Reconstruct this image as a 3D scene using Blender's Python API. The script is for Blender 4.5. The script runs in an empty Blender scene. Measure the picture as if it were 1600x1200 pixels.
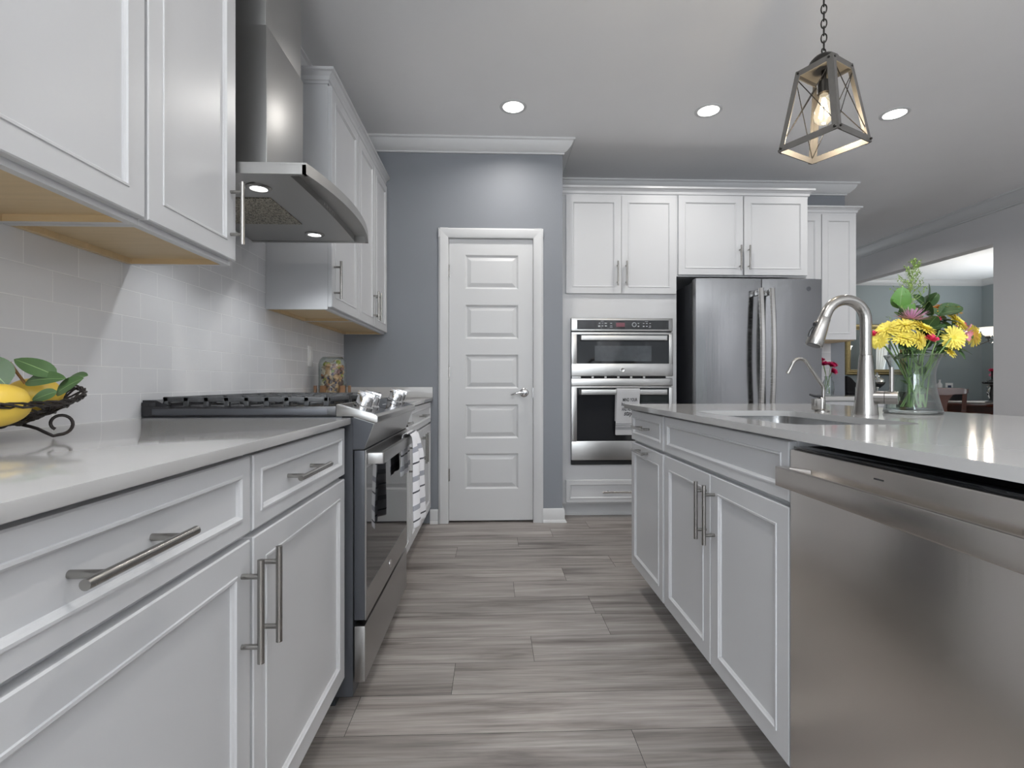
import bpy, bmesh, math, random
from mathutils import Vector, Matrix
PI = math.pi
R = math.radians
random.seed(7)
scene = bpy.context.scene
COL = scene.collection

# ------------------------------------------------------------------ camera, world, daylight, exposure
cam_d = bpy.data.cameras.new('camera')
cam_d.sensor_fit = 'HORIZONTAL'
cam_d.sensor_width = 36.0
cam_d.lens = 36.0 * 790.0 / 1600.0
cam_d.shift_y = -1.5 / 1600.0
cam_d.clip_start = 0.02
cam = bpy.data.objects.new('camera', cam_d)
COL.objects.link(cam)
cam.location = (0, 0, 1.021)
cam.rotation_euler = (R(90), 0, -math.atan(29.0 / 790.0))
scene.camera = cam

world = bpy.data.worlds.new('world')
scene.world = world
world.use_nodes = True
wn = world.node_tree
bg = wn.nodes['Background']
sky = wn.nodes.new('ShaderNodeTexSky')
sky.sky_type = 'HOSEK_WILKIE'
sky.turbidity = 6.0
sky.sun_direction = (-0.3, 0.5, 0.8)
wmix = wn.nodes.new('ShaderNodeMixRGB')
wmix.inputs[0].default_value = 0.6
wmix.inputs[2].default_value = (0.9, 0.95, 1.0, 1)
wn.links.new(sky.outputs[0], wmix.inputs[1])
wn.links.new(wmix.outputs[0], bg.inputs[0])
bg.inputs[1].default_value = 1.2


def area_light(name, loc, rot, sx, sy, power, color=(1, 1, 1), spread=180):
    d = bpy.data.lights.new(name, 'AREA')
    d.shape = 'RECTANGLE'
    d.size, d.size_y = sx, sy
    d.energy = power
    d.color = color
    d.spread = R(spread)
    o = bpy.data.objects.new(name, d)
    o.location = loc
    o.rotation_euler = rot
    COL.objects.link(o)
    return o


DAY = (0.88, 0.945, 1.0)
# daylight coming in through the tall windows behind the camera and the added ones in the left wall:
# skylight straight in, and added lamps aimed up to brighten the ceiling
for i, wx in enumerate((0.1, 1.9, 3.7)):
    area_light('window_daylight', (wx, -4.36, 1.45), (R(90), 0, 0), 1.25, 1.7, (34, 6, 3)[i], DAY)
    area_light('patio_bounce', (wx, -4.20, 1.0), (R(158), 0, 0), 1.25, 0.5, (280, 80, 60)[i], (0.94, 0.975, 1.0), 125)  # added fill lamp, aimed up so the ceiling brightens
for wy in (-3.75, -2.35):
    area_light('window_daylight', (-1.02, wy, 1.45), (R(90), 0, R(-90)), 1.15, 1.7, 110, DAY)  # lamp of the added left windows, brightens island fronts and right wall
    area_light('patio_bounce', (-0.90, wy, 1.0), (R(158), 0, R(-90)), 1.15, 0.5, 250, (0.94, 0.975, 1.0), 125)  # added fill lamp aimed up, beside the left windows
# added upward lamp at the dining room window, and daylight in the hall
area_light('patio_bounce', (8.16, 6.75, 0.95), (R(155), 0, R(90)), 0.95, 0.5, 36, DAY, 125)
area_light('window_daylight', (4.1, 8.30, 1.6), (R(-90), 0, 0), 0.8, 1.6, 14, DAY)

scene.view_settings.view_transform = 'Standard'
scene.view_settings.look = 'None'
scene.view_settings.gamma = 1.0
scene.view_settings.use_curve_mapping = False
scene.view_settings.exposure = -0.46
scene.cycles.use_denoising = True
scene.cycles.max_bounces = 12
scene.cycles.diffuse_bounces = 6
scene.cycles.glossy_bounces = 6
scene.cycles.transmission_bounces = 10
scene.cycles.transparent_max_bounces = 10
scene.cycles.caustics_reflective = False
scene.cycles.caustics_refractive = False
scene.cycles.sample_clamp_indirect = 4.0


# ------------------------------------------------------------------ materials
def lin(c):
    c /= 255.0
    return c / 12.92 if c <= 0.04045 else ((c + 0.055) / 1.055) ** 2.4


def S(r, g, b):
    return (lin(r), lin(g), lin(b), 1)


def mat(name, color, rough=0.5, metal=0.0, noise=0.0, nscale=30, stretch=(1, 1, 1), bump=0.0, spec=0.5, trans=0.0, ior=1.45,
        emit=None, estr=0.0, coat=0.0, rnoise=0.0, sheen=0.0, aniso=0.0):
    m = bpy.data.materials.new(name)
    m.use_nodes = True
    nt = m.node_tree
    b = nt.nodes['Principled BSDF']
    b.inputs['Base Color'].default_value = color
    b.inputs['Roughness'].default_value = rough
    b.inputs['Metallic'].default_value = metal
    b.inputs['Specular IOR Level'].default_value = spec
    b.inputs['Transmission Weight'].default_value = trans
    b.inputs['IOR'].default_value = ior
    b.inputs['Coat Weight'].default_value = coat
    b.inputs['Sheen Weight'].default_value = sheen
    b.inputs['Anisotropic'].default_value = aniso
    if emit:
        b.inputs['Emission Color'].default_value = emit
        b.inputs['Emission Strength'].default_value = estr
    if noise or bump or rnoise:
        tc = nt.nodes.new('ShaderNodeTexCoord')
        mp = nt.nodes.new('ShaderNodeMapping')
        mp.inputs['Scale'].default_value = stretch
        nz = nt.nodes.new('ShaderNodeTexNoise')
        nz.inputs['Scale'].default_value = nscale
        nz.inputs['Detail'].default_value = 5
        nt.links.new(tc.outputs['Object'], mp.inputs[0])
        nt.links.new(mp.outputs[0], nz.inputs[0])
        if noise:
            mx = nt.nodes.new('ShaderNodeMixRGB')
            k = 1 - noise
            mx.inputs[1].default_value = (color[0] * k, color[1] * k, color[2] * k, 1)
            k = 1 + noise
            mx.inputs[2].default_value = (min(color[0] * k, 1), min(color[1] * k, 1), min(color[2] * k, 1), 1)
            nt.links.new(nz.outputs['Fac'], mx.inputs[0])
            nt.links.new(mx.outputs[0], b.inputs['Base Color'])
        if rnoise:
            mr = nt.nodes.new('ShaderNodeMapRange')
            mr.inputs['To Min'].default_value = rough - rnoise
            mr.inputs['To Max'].default_value = rough + rnoise
            nt.links.new(nz.outputs['Fac'], mr.inputs['Value'])
            nt.links.new(mr.outputs[0], b.inputs['Roughness'])
        if bump:
            bp = nt.nodes.new('ShaderNodeBump')
            bp.inputs['Strength'].default_value = bump
            bp.inputs['Distance'].default_value = 0.002
            nt.links.new(nz.outputs['Fac'], bp.inputs['Height'])
            nt.links.new(bp.outputs[0], b.inputs['Normal'])
    return m


M = {}
M['cab'] = mat('white_cabinet_paint', (0.575, 0.58, 0.592, 1), 0.30, noise=0.015, nscale=3)
M['trim'] = mat('white_trim_paint', (0.62, 0.625, 0.632, 1), 0.4, noise=0.01, nscale=3)
M['ceil'] = mat('ceiling_paint', (0.84, 0.84, 0.845, 1), 0.9, noise=0.02, nscale=4, bump=0.12)
M['blue'] = mat('slate_blue_wall_paint', (0.212, 0.224, 0.247, 1), 0.55, noise=0.03, nscale=2)
M['grey'] = mat('warm_grey_wall_paint', (0.62, 0.615, 0.625, 1), 0.7, noise=0.02, nscale=2)
M['teal'] = mat('grey_green_wall_paint', (0.31, 0.355, 0.37, 1), 0.7, noise=0.02, nscale=2)
M['quartz'] = mat('white_quartz', (0.47, 0.465, 0.46, 1), 0.09, noise=0.006, nscale=140, spec=0.55)
M['honey'] = mat('honey_plywood', (0.60, 0.46, 0.275, 1), 0.5, noise=0.12, nscale=5, stretch=(12, 1, 1))
M['steel'] = mat('brushed_steel', (0.50, 0.49, 0.475, 1), 0.27, 1.0, noise=0.02, nscale=14, stretch=(1, 1, 60), rnoise=0.015)
M['steelh'] = mat('brushed_steel_horizontal', (0.40, 0.395, 0.388, 1), 0.30, 1.0, noise=0.02, nscale=14, stretch=(1, 1, 90), rnoise=0.012)
M['steelv'] = mat('dark_brushed_steel', (0.33, 0.33, 0.335, 1), 0.17, 1.0, noise=0.02, nscale=10, stretch=(50, 1, 1))
M['dishsteel'] = mat('warm_brushed_steel', (0.74, 0.705, 0.67, 1), 0.27, 1.0, bump=0.35, nscale=1.4, stretch=(1, 5, 0.5))
M['fridge'] = mat('refrigerator_steel', (0.235, 0.236, 0.24, 1), 0.15, 1.0, bump=0.8, nscale=1.6, stretch=(7, 1, 0.35))
M['hoodsteel'] = mat('hood_steel', (0.42, 0.415, 0.405, 1), 0.38, 1.0, noise=0.03, nscale=10, stretch=(40, 40, 1), rnoise=0.03)
M['nickel'] = mat('satin_nickel', (0.34, 0.328, 0.312, 1), 0.27, 1.0, noise=0.02, nscale=60)
M['chrome'] = mat('polished_chrome', (0.75, 0.75, 0.76, 1), 0.08, 1.0, noise=0.01, nscale=5)
M['black'] = mat('black_enamel', (0.012, 0.012, 0.014, 1), 0.25, noise=0.1, nscale=20)
M['darkgrey'] = mat('dark_grey_steel', (0.055, 0.058, 0.066, 1), 0.35, 0.3, noise=0.05, nscale=20)
M['iron'] = mat('cast_iron', (0.045, 0.047, 0.05, 1), 0.5, noise=0.2, nscale=90, bump=0.2)
M['glassblack'] = mat('black_oven_glass', (0.012, 0.013, 0.015, 1), 0.03, noise=0.05, nscale=4, spec=0.5)
M['mesh'] = None
M['glass'] = mat('clear_glass', (0.97, 0.99, 0.985, 1), 0.0, noise=0.005, nscale=2, trans=1.0, ior=1.45)


def thin_glass(name, tint, refl=0.06):
    m = bpy.data.materials.new(name)
    m.use_nodes = True
    nt = m.node_tree
    nt.nodes.remove(nt.nodes['Principled BSDF'])
    tr = nt.nodes.new('ShaderNodeBsdfTransparent')
    tr.inputs[0].default_value = tint
    tm = nt.nodes.new('ShaderNodeMixRGB')
    tm.inputs[1].default_value = tint
    tm.inputs[2].default_value = (tint[0] * 0.45, tint[1] * 0.48, tint[2] * 0.48, 1)
    nt.links.new(tm.outputs[0], tr.inputs[0])
    gl = nt.nodes.new('ShaderNodeBsdfGlossy')
    gl.inputs['Roughness'].default_value = 0.02
    lw = nt.nodes.new('ShaderNodeLayerWeight')
    lw.inputs['Blend'].default_value = 0.5
    pw = nt.nodes.new('ShaderNodeMath')
    pw.operation = 'POWER'
    pw.inputs[1].default_value = 3.0
    nt.links.new(lw.outputs['Facing'], pw.inputs[0])
    nt.links.new(pw.outputs[0], tm.inputs[0])
    fr = nt.nodes.new('ShaderNodeMath')
    fr.operation = 'MULTIPLY_ADD'
    fr.inputs[1].default_value = 0.75
    fr.inputs[2].default_value = 0.035
    nt.links.new(pw.outputs[0], fr.inputs[0])
    mx = nt.nodes.new('ShaderNodeMixShader')
    nt.links.new(fr.outputs[0], mx.inputs[0])
    nt.links.new(tr.outputs[0], mx.inputs[1])
    nt.links.new(gl.outputs[0], mx.inputs[2])
    nt.links.new(mx.outputs[0], nt.nodes['Material Output'].inputs[0])
    return m


M['thinglass'] = thin_glass('thin_clear_glass', (0.90, 0.925, 0.92, 1))
M['bulbglass'] = thin_glass('lit_bulb_glass', (0.97, 0.95, 0.9, 1))
_nt = M['bulbglass'].node_tree
_em = _nt.nodes.new('ShaderNodeEmission')
_em.inputs[0].default_value = (1.0, 0.86, 0.62, 1)
_em.inputs[1].default_value = 0.45
_ad = _nt.nodes.new('ShaderNodeAddShader')
_nt.links.new(_nt.nodes['Mix Shader'].outputs[0], _ad.inputs[0])
_nt.links.new(_em.outputs[0], _ad.inputs[1])
_nt.links.new(_ad.outputs[0], _nt.nodes['Material Output'].inputs[0])
M['water'] = thin_glass('pale_vase_water', (0.93, 0.96, 0.90, 1))
M['plastic'] = mat('white_plastic', (0.80, 0.80, 0.80, 1), 0.3, noise=0.01, nscale=10)
M['wire'] = mat('dark_bronze_wire', (0.022, 0.017, 0.016, 1), 0.42, 0.4, noise=0.2, nscale=80, bump=0.3)
M['lemon'] = mat('lemon_peel', S(212, 180, 72), 0.42, noise=0.10, nscale=9, bump=0.15)
M['leaf'] = mat('green_leaf', S(56, 80, 46), 0.45, noise=0.25, nscale=14)
M['vein'] = mat('leaf_vein', S(120, 142, 98), 0.5, noise=0.2, nscale=40)
M['leafy'] = mat('bright_leaf', S(88, 130, 62), 0.4, noise=0.25, nscale=22)
M['fern'] = mat('pale_green_sprig', S(140, 165, 92), 0.6, noise=0.2, nscale=40)
M['stem'] = mat('green_stem', S(110, 140, 80), 0.5, noise=0.2, nscale=40)
M['twig'] = mat('brown_twig', S(132, 96, 52), 0.6, noise=0.2, nscale=60)
M['yellow'] = mat('yellow_petals', S(244, 228, 108), 0.6, noise=0.12, nscale=40)
M['yellowc'] = mat('yellow_flower_centre', S(204, 190, 66), 0.7, noise=0.2, nscale=120)
M['orange'] = mat('golden_petals', S(240, 186, 66), 0.6, noise=0.12, nscale=40)
M['mauve'] = mat('mauve_petals', S(206, 156, 190), 0.6, noise=0.12, nscale=40)
M['hotpink'] = mat('hot_pink_petals', S(224, 70, 112), 0.6, noise=0.2, nscale=60)
M['palepink'] = mat('pale_pink_petals', S(234, 162, 186), 0.6, noise=0.12, nscale=40)
M['magenta'] = mat('magenta_petals', S(172, 22, 78), 0.6, noise=0.25, nscale=50)
M['lamp_metal'] = mat('weathered_grey_metal', (0.12, 0.113, 0.105, 1), 0.55, 0.35, noise=0.15, nscale=30)
M['bronze'] = mat('dark_bronze', (0.03, 0.027, 0.024, 1), 0.4, 0.7, noise=0.1, nscale=40)
M['mahogany'] = mat('mahogany', (0.10, 0.025, 0.012, 1), 0.25, noise=0.3, nscale=6, stretch=(1, 1, 0.15), coat=0.3)
M['blackwood'] = mat('black_wood', (0.018, 0.018, 0.022, 1), 0.4, noise=0.1, nscale=10)
M['gilt'] = mat('antique_gilt', (0.36, 0.28, 0.13, 1), 0.4, 0.6, noise=0.45, nscale=60, bump=0.8)
M['mirror'] = mat('mirror_glass', (0.85, 0.87, 0.86, 1), 0.01, 1.0, noise=0.005, nscale=1)
M['linen'] = mat('white_linen', (0.78, 0.78, 0.77, 1), 0.9, noise=0.04, nscale=90, bump=0.2)
M['silver'] = mat('polished_silver', (0.80, 0.80, 0.79, 1), 0.14, 1.0, noise=0.02, nscale=10)
M['pewter'] = mat('dark_pewter', (0.10, 0.105, 0.11, 1), 0.35, 0.8, noise=0.15, nscale=30)
M['can'] = mat('lit_lens', (1, 1, 1, 1), 0.5, emit=(1.0, 0.97, 0.92, 1), estr=9.0, noise=0.01)
M['led'] = mat('lit_hood_lens', (1, 1, 1, 1), 0.5, emit=(0.95, 0.98, 1.0, 1), estr=7.0, noise=0.01)
M['filament'] = mat('lit_filament', (1, 0.8, 0.5, 1), 0.5, emit=(1.0, 0.82, 0.55, 1), estr=30.0, noise=0.01)
M['shade'] = mat('lit_frosted_shade', (0.9, 0.88, 0.82, 1), 0.5, emit=(1.0, 0.93, 0.80, 1), estr=1.6, noise=0.01)
M['ink'] = mat('black_ink', (0.02, 0.02, 0.022, 1), 0.8, noise=0.1)
M['mark'] = mat('grey_print', (0.42, 0.43, 0.45, 1), 0.5, noise=0.05)
M['reddisp'] = mat('lit_red_display', (0.1, 0.02, 0.03, 1), 0.3, emit=(0.9, 0.25, 0.4, 1), estr=0.06, noise=0.05)
M['towel'] = mat('grey_towel', (0.44, 0.44, 0.45, 1), 0.95, noise=0.05, nscale=200, bump=0.3, sheen=0.2)
M['towelband'] = mat('towel_band', (0.20, 0.20, 0.205, 1), 0.95, noise=0.05, nscale=200)
M['curtain'] = mat('sheer_curtain', (0.82, 0.82, 0.80, 1), 0.9, noise=0.03, nscale=20)
M['blind'] = mat('window_blind', (0.80, 0.82, 0.80, 1), 0.6, noise=0.02, nscale=20)
M['grass'] = mat('outdoor_green', (0.10, 0.20, 0.08, 1), 0.9, noise=0.4, nscale=2)
M['gap'] = mat('shadow_black', (0.008, 0.008, 0.009, 1), 0.8, noise=0.1)
M['sink'] = mat('sink_steel', (0.52, 0.52, 0.52, 1), 0.22, 1.0, noise=0.03, nscale=40)
M['purple'] = mat('purple_cloth', S(96, 90, 150), 0.9, noise=0.2, nscale=60)


def nodes_of(m):
    return m.node_tree, m.node_tree.nodes['Principled BSDF']


def floor_material():
    m = mat('grey_wood_plank', (0.2, 0.19, 0.18, 1), 0.36)
    nt, b = nodes_of(m)
    at = nt.nodes.new('ShaderNodeAttribute')
    at.attribute_name = 'plank'
    tc = nt.nodes.new('ShaderNodeTexCoord')
    mp = nt.nodes.new('ShaderNodeMapping')
    mp.inputs['Scale'].default_value = (0.9, 11, 1)
    off = nt.nodes.new('ShaderNodeVectorMath')
    off.operation = 'MULTIPLY_ADD'
    off.inputs[1].default_value = (37, 19, 5)
    nt.links.new(at.outputs['Vector'], off.inputs[0])
    nt.links.new(tc.outputs['Object'], off.inputs[2])
    nt.links.new(off.outputs[0], mp.inputs[0])
    n1 = nt.nodes.new('ShaderNodeTexNoise')
    n1.inputs['Scale'].default_value = 1.5
    n1.inputs['Detail'].default_value = 6
    n1.inputs['Roughness'].default_value = 0.6
    n1.inputs['Distortion'].default_value = 0.5
    nt.links.new(mp.outputs[0], n1.inputs[0])
    mp2 = nt.nodes.new('ShaderNodeMapping')
    mp2.inputs['Scale'].default_value = (3, 75, 1)
    nt.links.new(off.outputs[0], mp2.inputs[0])
    n2 = nt.nodes.new('ShaderNodeTexNoise')
    n2.inputs['Scale'].default_value = 1.5
    n2.inputs['Detail'].default_value = 4
    nt.links.new(mp2.outputs[0], n2.inputs[0])
    cr = nt.nodes.new('ShaderNodeValToRGB')
    e = cr.color_ramp.elements
    e[0].position, e[0].color = 0.27, (0.088, 0.074, 0.067, 1)
    e[1].position, e[1].color = 0.72, (0.40, 0.37, 0.347, 1)
    k = e.new(0.48)
    k.color = (0.255, 0.229, 0.212, 1)
    nt.links.new(n1.outputs['Fac'], cr.inputs[0])
    fine = nt.nodes.new('ShaderNodeMapRange')
    fine.inputs['From Min'].default_value = 0.3
    fine.inputs['From Max'].default_value = 0.7
    fine.inputs['To Min'].default_value = 0.80
    fine.inputs['To Max'].default_value = 1.16
    nt.links.new(n2.outputs['Fac'], fine.inputs['Value'])
    tone = nt.nodes.new('ShaderNodeMapRange')
    tone.inputs['To Min'].default_value = 0.80
    tone.inputs['To Max'].default_value = 1.14
    sep = nt.nodes.new('ShaderNodeSeparateColor')
    nt.links.new(at.outputs['Color'], sep.inputs[0])
    nt.links.new(sep.outputs[0], tone.inputs['Value'])
    mul = nt.nodes.new('ShaderNodeMath')
    mul.operation = 'MULTIPLY'
    nt.links.new(fine.outputs[0], mul.inputs[0])
    nt.links.new(tone.outputs[0], mul.inputs[1])
    vm = nt.nodes.new('ShaderNodeVectorMath')
    vm.operation = 'SCALE'
    nt.links.new(cr.outputs[0], vm.inputs[0])
    nt.links.new(mul.outputs[0], vm.inputs['Scale'])
    nt.links.new(vm.outputs[0], b.inputs['Base Color'])
    bp = nt.nodes.new('ShaderNodeBump')
    bp.inputs['Strength'].default_value = 0.12
    bp.inputs['Distance'].default_value = 0.002
    nt.links.new(n2.outputs['Fac'], bp.inputs['Height'])
    nt.links.new(bp.outputs[0], b.inputs['Normal'])
    return m


M['floor'] = floor_material()


def tile_material():
    m = mat('grey_subway_tile', (0.5, 0.5, 0.51, 1), 0.08, spec=0.5)
    nt, b = nodes_of(m)
    tc = nt.nodes.new('ShaderNodeTexCoord')
    sp = nt.nodes.new('ShaderNodeSeparateXYZ')
    nt.links.new(tc.outputs['Object'], sp.inputs[0])
    cb = nt.nodes.new('ShaderNodeCombineXYZ')
    ay = nt.nodes.new('ShaderNodeMath')
    ay.operation = 'ADD'
    ay.inputs[1].default_value = 10.0 * 0.1545 - 1.204
    az = nt.nodes.new('ShaderNodeMath')
    az.operation = 'ADD'
    az.inputs[1].default_value = -0.914 + 0.0765 * 12
    nt.links.new(sp.outputs[1], ay.inputs[0])
    nt.links.new(sp.outputs[2], az.inputs[0])
    nt.links.new(ay.outputs[0], cb.inputs[0])
    nt.links.new(az.outputs[0], cb.inputs[1])
    br = nt.nodes.new('ShaderNodeTexBrick')
    br.offset = 0.5
    br.inputs['Scale'].default_value = 1.0
    br.inputs['Brick Width'].default_value = 0.1545
    br.inputs['Row Height'].default_value = 0.0765
    br.inputs['Mortar Size'].default_value = 0.0013
    br.inputs['Mortar Smooth'].default_value = 0.3
    br.inputs['Color1'].default_value = (0.66, 0.66, 0.675, 1)
    br.inputs['Color2'].default_value = (0.70, 0.70, 0.71, 1)
    br.inputs['Mortar'].default_value = (0.80, 0.80, 0.80, 1)
    nt.links.new(cb.outputs[0], br.inputs[0])
    nt.links.new(br.outputs['Color'], b.inputs['Base Color'])
    rr = nt.nodes.new('ShaderNodeMapRange')
    rr.inputs['To Min'].default_value = 0.10
    rr.inputs['To Max'].default_value = 0.7
    nt.links.new(br.outputs['Fac'], rr.inputs['Value'])
    nt.links.new(rr.outputs[0], b.inputs['Roughness'])
    inv = nt.nodes.new('ShaderNodeMath')
    inv.operation = 'SUBTRACT'
    inv.inputs[0].default_value = 1.0
    nt.links.new(br.outputs['Fac'], inv.inputs[1])
    wv = nt.nodes.new('ShaderNodeTexNoise')
    wv.inputs['Scale'].default_value = 9
    nt.links.new(tc.outputs['Object'], wv.inputs[0])
    ad = nt.nodes.new('ShaderNodeMath')
    ad.operation = 'MULTIPLY_ADD'
    ad.inputs[1].default_value = 0.25
    nt.links.new(wv.outputs['Fac'], ad.inputs[0])
    nt.links.new(inv.outputs[0], ad.inputs[2])
    bp = nt.nodes.new('ShaderNodeBump')
    bp.inputs['Strength'].default_value = 0.35
    bp.inputs['Distance'].default_value = 0.002
    nt.links.new(ad.outputs[0], bp.inputs['Height'])
    nt.links.new(bp.outputs[0], b.inputs['Normal'])
    return m


M['tile'] = tile_material()


def white_tile_material():
    m = mat('white_subway_tile', (0.7, 0.7, 0.71, 1), 0.1)
    nt, b = nodes_of(m)
    tc = nt.nodes.new('ShaderNodeTexCoord')
    sp = nt.nodes.new('ShaderNodeSeparateXYZ')
    nt.links.new(tc.outputs['Object'], sp.inputs[0])
    cb = nt.nodes.new('ShaderNodeCombineXYZ')
    nt.links.new(sp.outputs[0], cb.inputs[0])
    az = nt.nodes.new('ShaderNodeMath')
    az.inputs[1].default_value = 0.004
    nt.links.new(sp.outputs[2], az.inputs[0])
    nt.links.new(az.outputs[0], cb.inputs[1])
    br = nt.nodes.new('ShaderNodeTexBrick')
    br.inputs['Scale'].default_value = 1.0
    br.inputs['Brick Width'].default_value = 0.1545
    br.inputs['Row Height'].default_value = 0.0765
    br.inputs['Mortar Size'].default_value = 0.0015
    br.inputs['Color1'].default_value = (0.62, 0.62, 0.63, 1)
    br.inputs['Color2'].default_value = (0.52, 0.52, 0.54, 1)
    br.inputs['Mortar'].default_value = (0.75, 0.75, 0.75, 1)
    nt.links.new(cb.outputs[0], br.inputs[0])
    nt.links.new(br.outputs['Color'], b.inputs['Base Color'])
    return m


M['wtile'] = white_tile_material()


def mesh_filter_material():
    m = mat('filter_mesh', (0.2, 0.18, 0.14, 1), 0.4, 0.8)
    nt, b = nodes_of(m)
    tc = nt.nodes.new('ShaderNodeTexCoord')
    v = nt.nodes.new('ShaderNodeTexVoronoi')
    v.inputs['Scale'].default_value = 170
    nt.links.new(tc.outputs['Object'], v.inputs[0])
    cr = nt.nodes.new('ShaderNodeValToRGB')
    cr.color_ramp.elements[0].position = 0.25
    cr.color_ramp.elements[0].color = (0.02, 0.018, 0.015, 1)
    cr.color_ramp.elements[1].position = 0.6
    cr.color_ramp.elements[1].color = (0.42, 0.38, 0.30, 1)
    nt.links.new(v.outputs['Distance'], cr.inputs[0])
    nt.links.new(cr.outputs[0], b.inputs['Base Color'])
    return m


M['mesh'] = mesh_filter_material()


def striped_material():
    """white cotton with alternating wide grey bands and thin dark lines, along the cloth's own length"""
    m = mat('striped_cotton', (0.8, 0.8, 0.82, 1), 0.95, sheen=0.2)
    nt, b = nodes_of(m)
    uv = nt.nodes.new('ShaderNodeUVMap')
    sp = nt.nodes.new('ShaderNodeSeparateXYZ')
    nt.links.new(uv.outputs[0], sp.inputs[0])
    ml = nt.nodes.new('ShaderNodeMath')
    ml.operation = 'MULTIPLY'
    ml.inputs[1].default_value = 1 / 0.115
    nt.links.new(sp.outputs[1], ml.inputs[0])
    fr = nt.nodes.new('ShaderNodeMath')
    fr.operation = 'FRACT'
    nt.links.new(ml.outputs[0], fr.inputs[0])
    cr = nt.nodes.new('ShaderNodeValToRGB')
    cr.color_ramp.interpolation = 'CONSTANT'
    e = cr.color_ramp.elements
    W, G, K = (0.80, 0.80, 0.83, 1), (0.30, 0.31, 0.35, 1), (0.035, 0.037, 0.05, 1)
    e[0].position, e[0].color = 0.0, W
    e[1].position, e[1].color = 0.18, G
    for p, c in ((0.36, W), (0.70, K), (0.76, W)):
        q = e.new(p)
        q.color = c
    nt.links.new(fr.outputs[0], cr.inputs[0])
    nt.links.new(cr.outputs[0], b.inputs['Base Color'])
    return m


M['stripe'] = striped_material()


# ------------------------------------------------------------------ mesh helpers
def new_bm():
    return bmesh.new()


def merge(dst, src, mi=0, mtx=None):
    if mtx is not None:
        src.transform(mtx)
    for f in src.faces:
        f.material_index = mi
    tmp = bpy.data.meshes.new('tmp')
    src.to_mesh(tmp)
    src.free()
    dst.from_mesh(tmp)
    bpy.data.meshes.remove(tmp)


def box(bm, x0, x1, y0, y1, z0, z1, bev=0.0, mi=0, mtx=None, seg=2):
    t = bmesh.new()
    vs = [t.verts.new((x, y, z)) for x in (x0, x1) for y in (y0, y1) for z in (z0, z1)]
    for q in ((0, 1, 3, 2), (4, 6, 7, 5), (0, 4, 5, 1), (2, 3, 7, 6), (0, 2, 6, 4), (1, 5, 7, 3)):
        t.faces.new([vs[i] for i in q])
    bmesh.ops.recalc_face_normals(t, faces=t.faces[:])
    if bev:
        bmesh.ops.bevel(t, geom=t.edges[:], offset=bev, segments=seg, affect='EDGES', profile=0.6)
    merge(bm, t, mi, mtx)


def tube(bm, pts, r, n=10, mi=0, closed=False, caps=True):
    """round tube along a path; r a number or a list of radii"""
    pts = [Vector(p) for p in pts]
    N = len(pts)
    rad = r if isinstance(r, (list, tuple)) else [r] * N
    rings = []
    prev = None
    for i, p in enumerate(pts):
        if closed:
            d = pts[(i + 1) % N] - pts[i - 1]
        else:
            d = pts[min(i + 1, N - 1)] - pts[max(i - 1, 0)]
        d = d.normalized() if d.length > 1e-9 else Vector((0, 0, 1))
        if prev is None:
            u = d.orthogonal().normalized()
        else:
            u = prev - d * prev.dot(d)
            u = u.normalized() if u.length > 1e-6 else d.orthogonal().normalized()
        prev = u
        v = d.cross(u)
        rings.append([bm.verts.new(p + (u * math.cos(2 * PI * k / n) + v * math.sin(2 * PI * k / n)) * rad[i]) for k in range(n)])
    m = N if closed else N - 1
    for i in range(m):
        a, b = rings[i], rings[(i + 1) % N]
        for k in range(n):
            f = bm.faces.new((a[k], a[(k + 1) % n], b[(k + 1) % n], b[k]))
            f.material_index = mi
    if caps and not closed:
        bm.faces.new(rings[0][::-1]).material_index = mi
        bm.faces.new(rings[-1]).material_index = mi


def lathe(bm, prof, c=(0, 0, 0), n=32, mi=0, mtx=None, closed=False):
    """profile [(radius, z)] turned about z"""
    t = bmesh.new()
    rings = []
    for (r, z) in prof:
        if r < 1e-6:
            rings.append([t.verts.new((0, 0, z))])
        else:
            rings.append([t.verts.new((r * math.cos(2 * PI * k / n), r * math.sin(2 * PI * k / n), z)) for k in range(n)])
    seq = list(range(len(rings) - 1)) + ([-1] if closed else [])
    for i in seq:
        a, b = rings[i], rings[i + 1]
        for k in range(n):
            k2 = (k + 1) % n
            if len(a) == 1 and len(b) == 1:
                continue
            if len(a) == 1:
                t.faces.new((a[0], b[k2], b[k]))
            elif len(b) == 1:
                t.faces.new((a[k], a[k2], b[0]))
            else:
                t.faces.new((a[k], a[k2], b[k2], b[k]))
    bmesh.ops.recalc_face_normals(t, faces=t.faces[:])
    mm = Matrix.Translation(c)
    if mtx is not None:
        mm = mm @ mtx
    merge(bm, t, mi, mm)


def prism(bm, poly, axis, a, b, mi=0, bev=0.0, mtx=None):
    """extrude a 2D polygon: axis 'x' -> poly in (y,z); 'y' -> (x,z); 'z' -> (x,y)"""
    t = bmesh.new()

    def P(u, v, w):
        return {'x': (w, u, v), 'y': (u, w, v), 'z': (u, v, w)}[axis]
    A = [t.verts.new(P(u, v, a)) for u, v in poly]
    B = [t.verts.new(P(u, v, b)) for u, v in poly]
    t.faces.new(A)
    t.faces.new(B)
    n = len(poly)
    for i in range(n):
        t.faces.new((A[i], A[(i + 1) % n], B[(i + 1) % n], B[i]))
    bmesh.ops.recalc_face_normals(t, faces=t.faces[:])
    if bev:
        bmesh.ops.bevel(t, geom=t.edges[:], offset=bev, segments=2, affect='EDGES', profile=0.6)
    merge(bm, t, mi, mtx)


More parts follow.
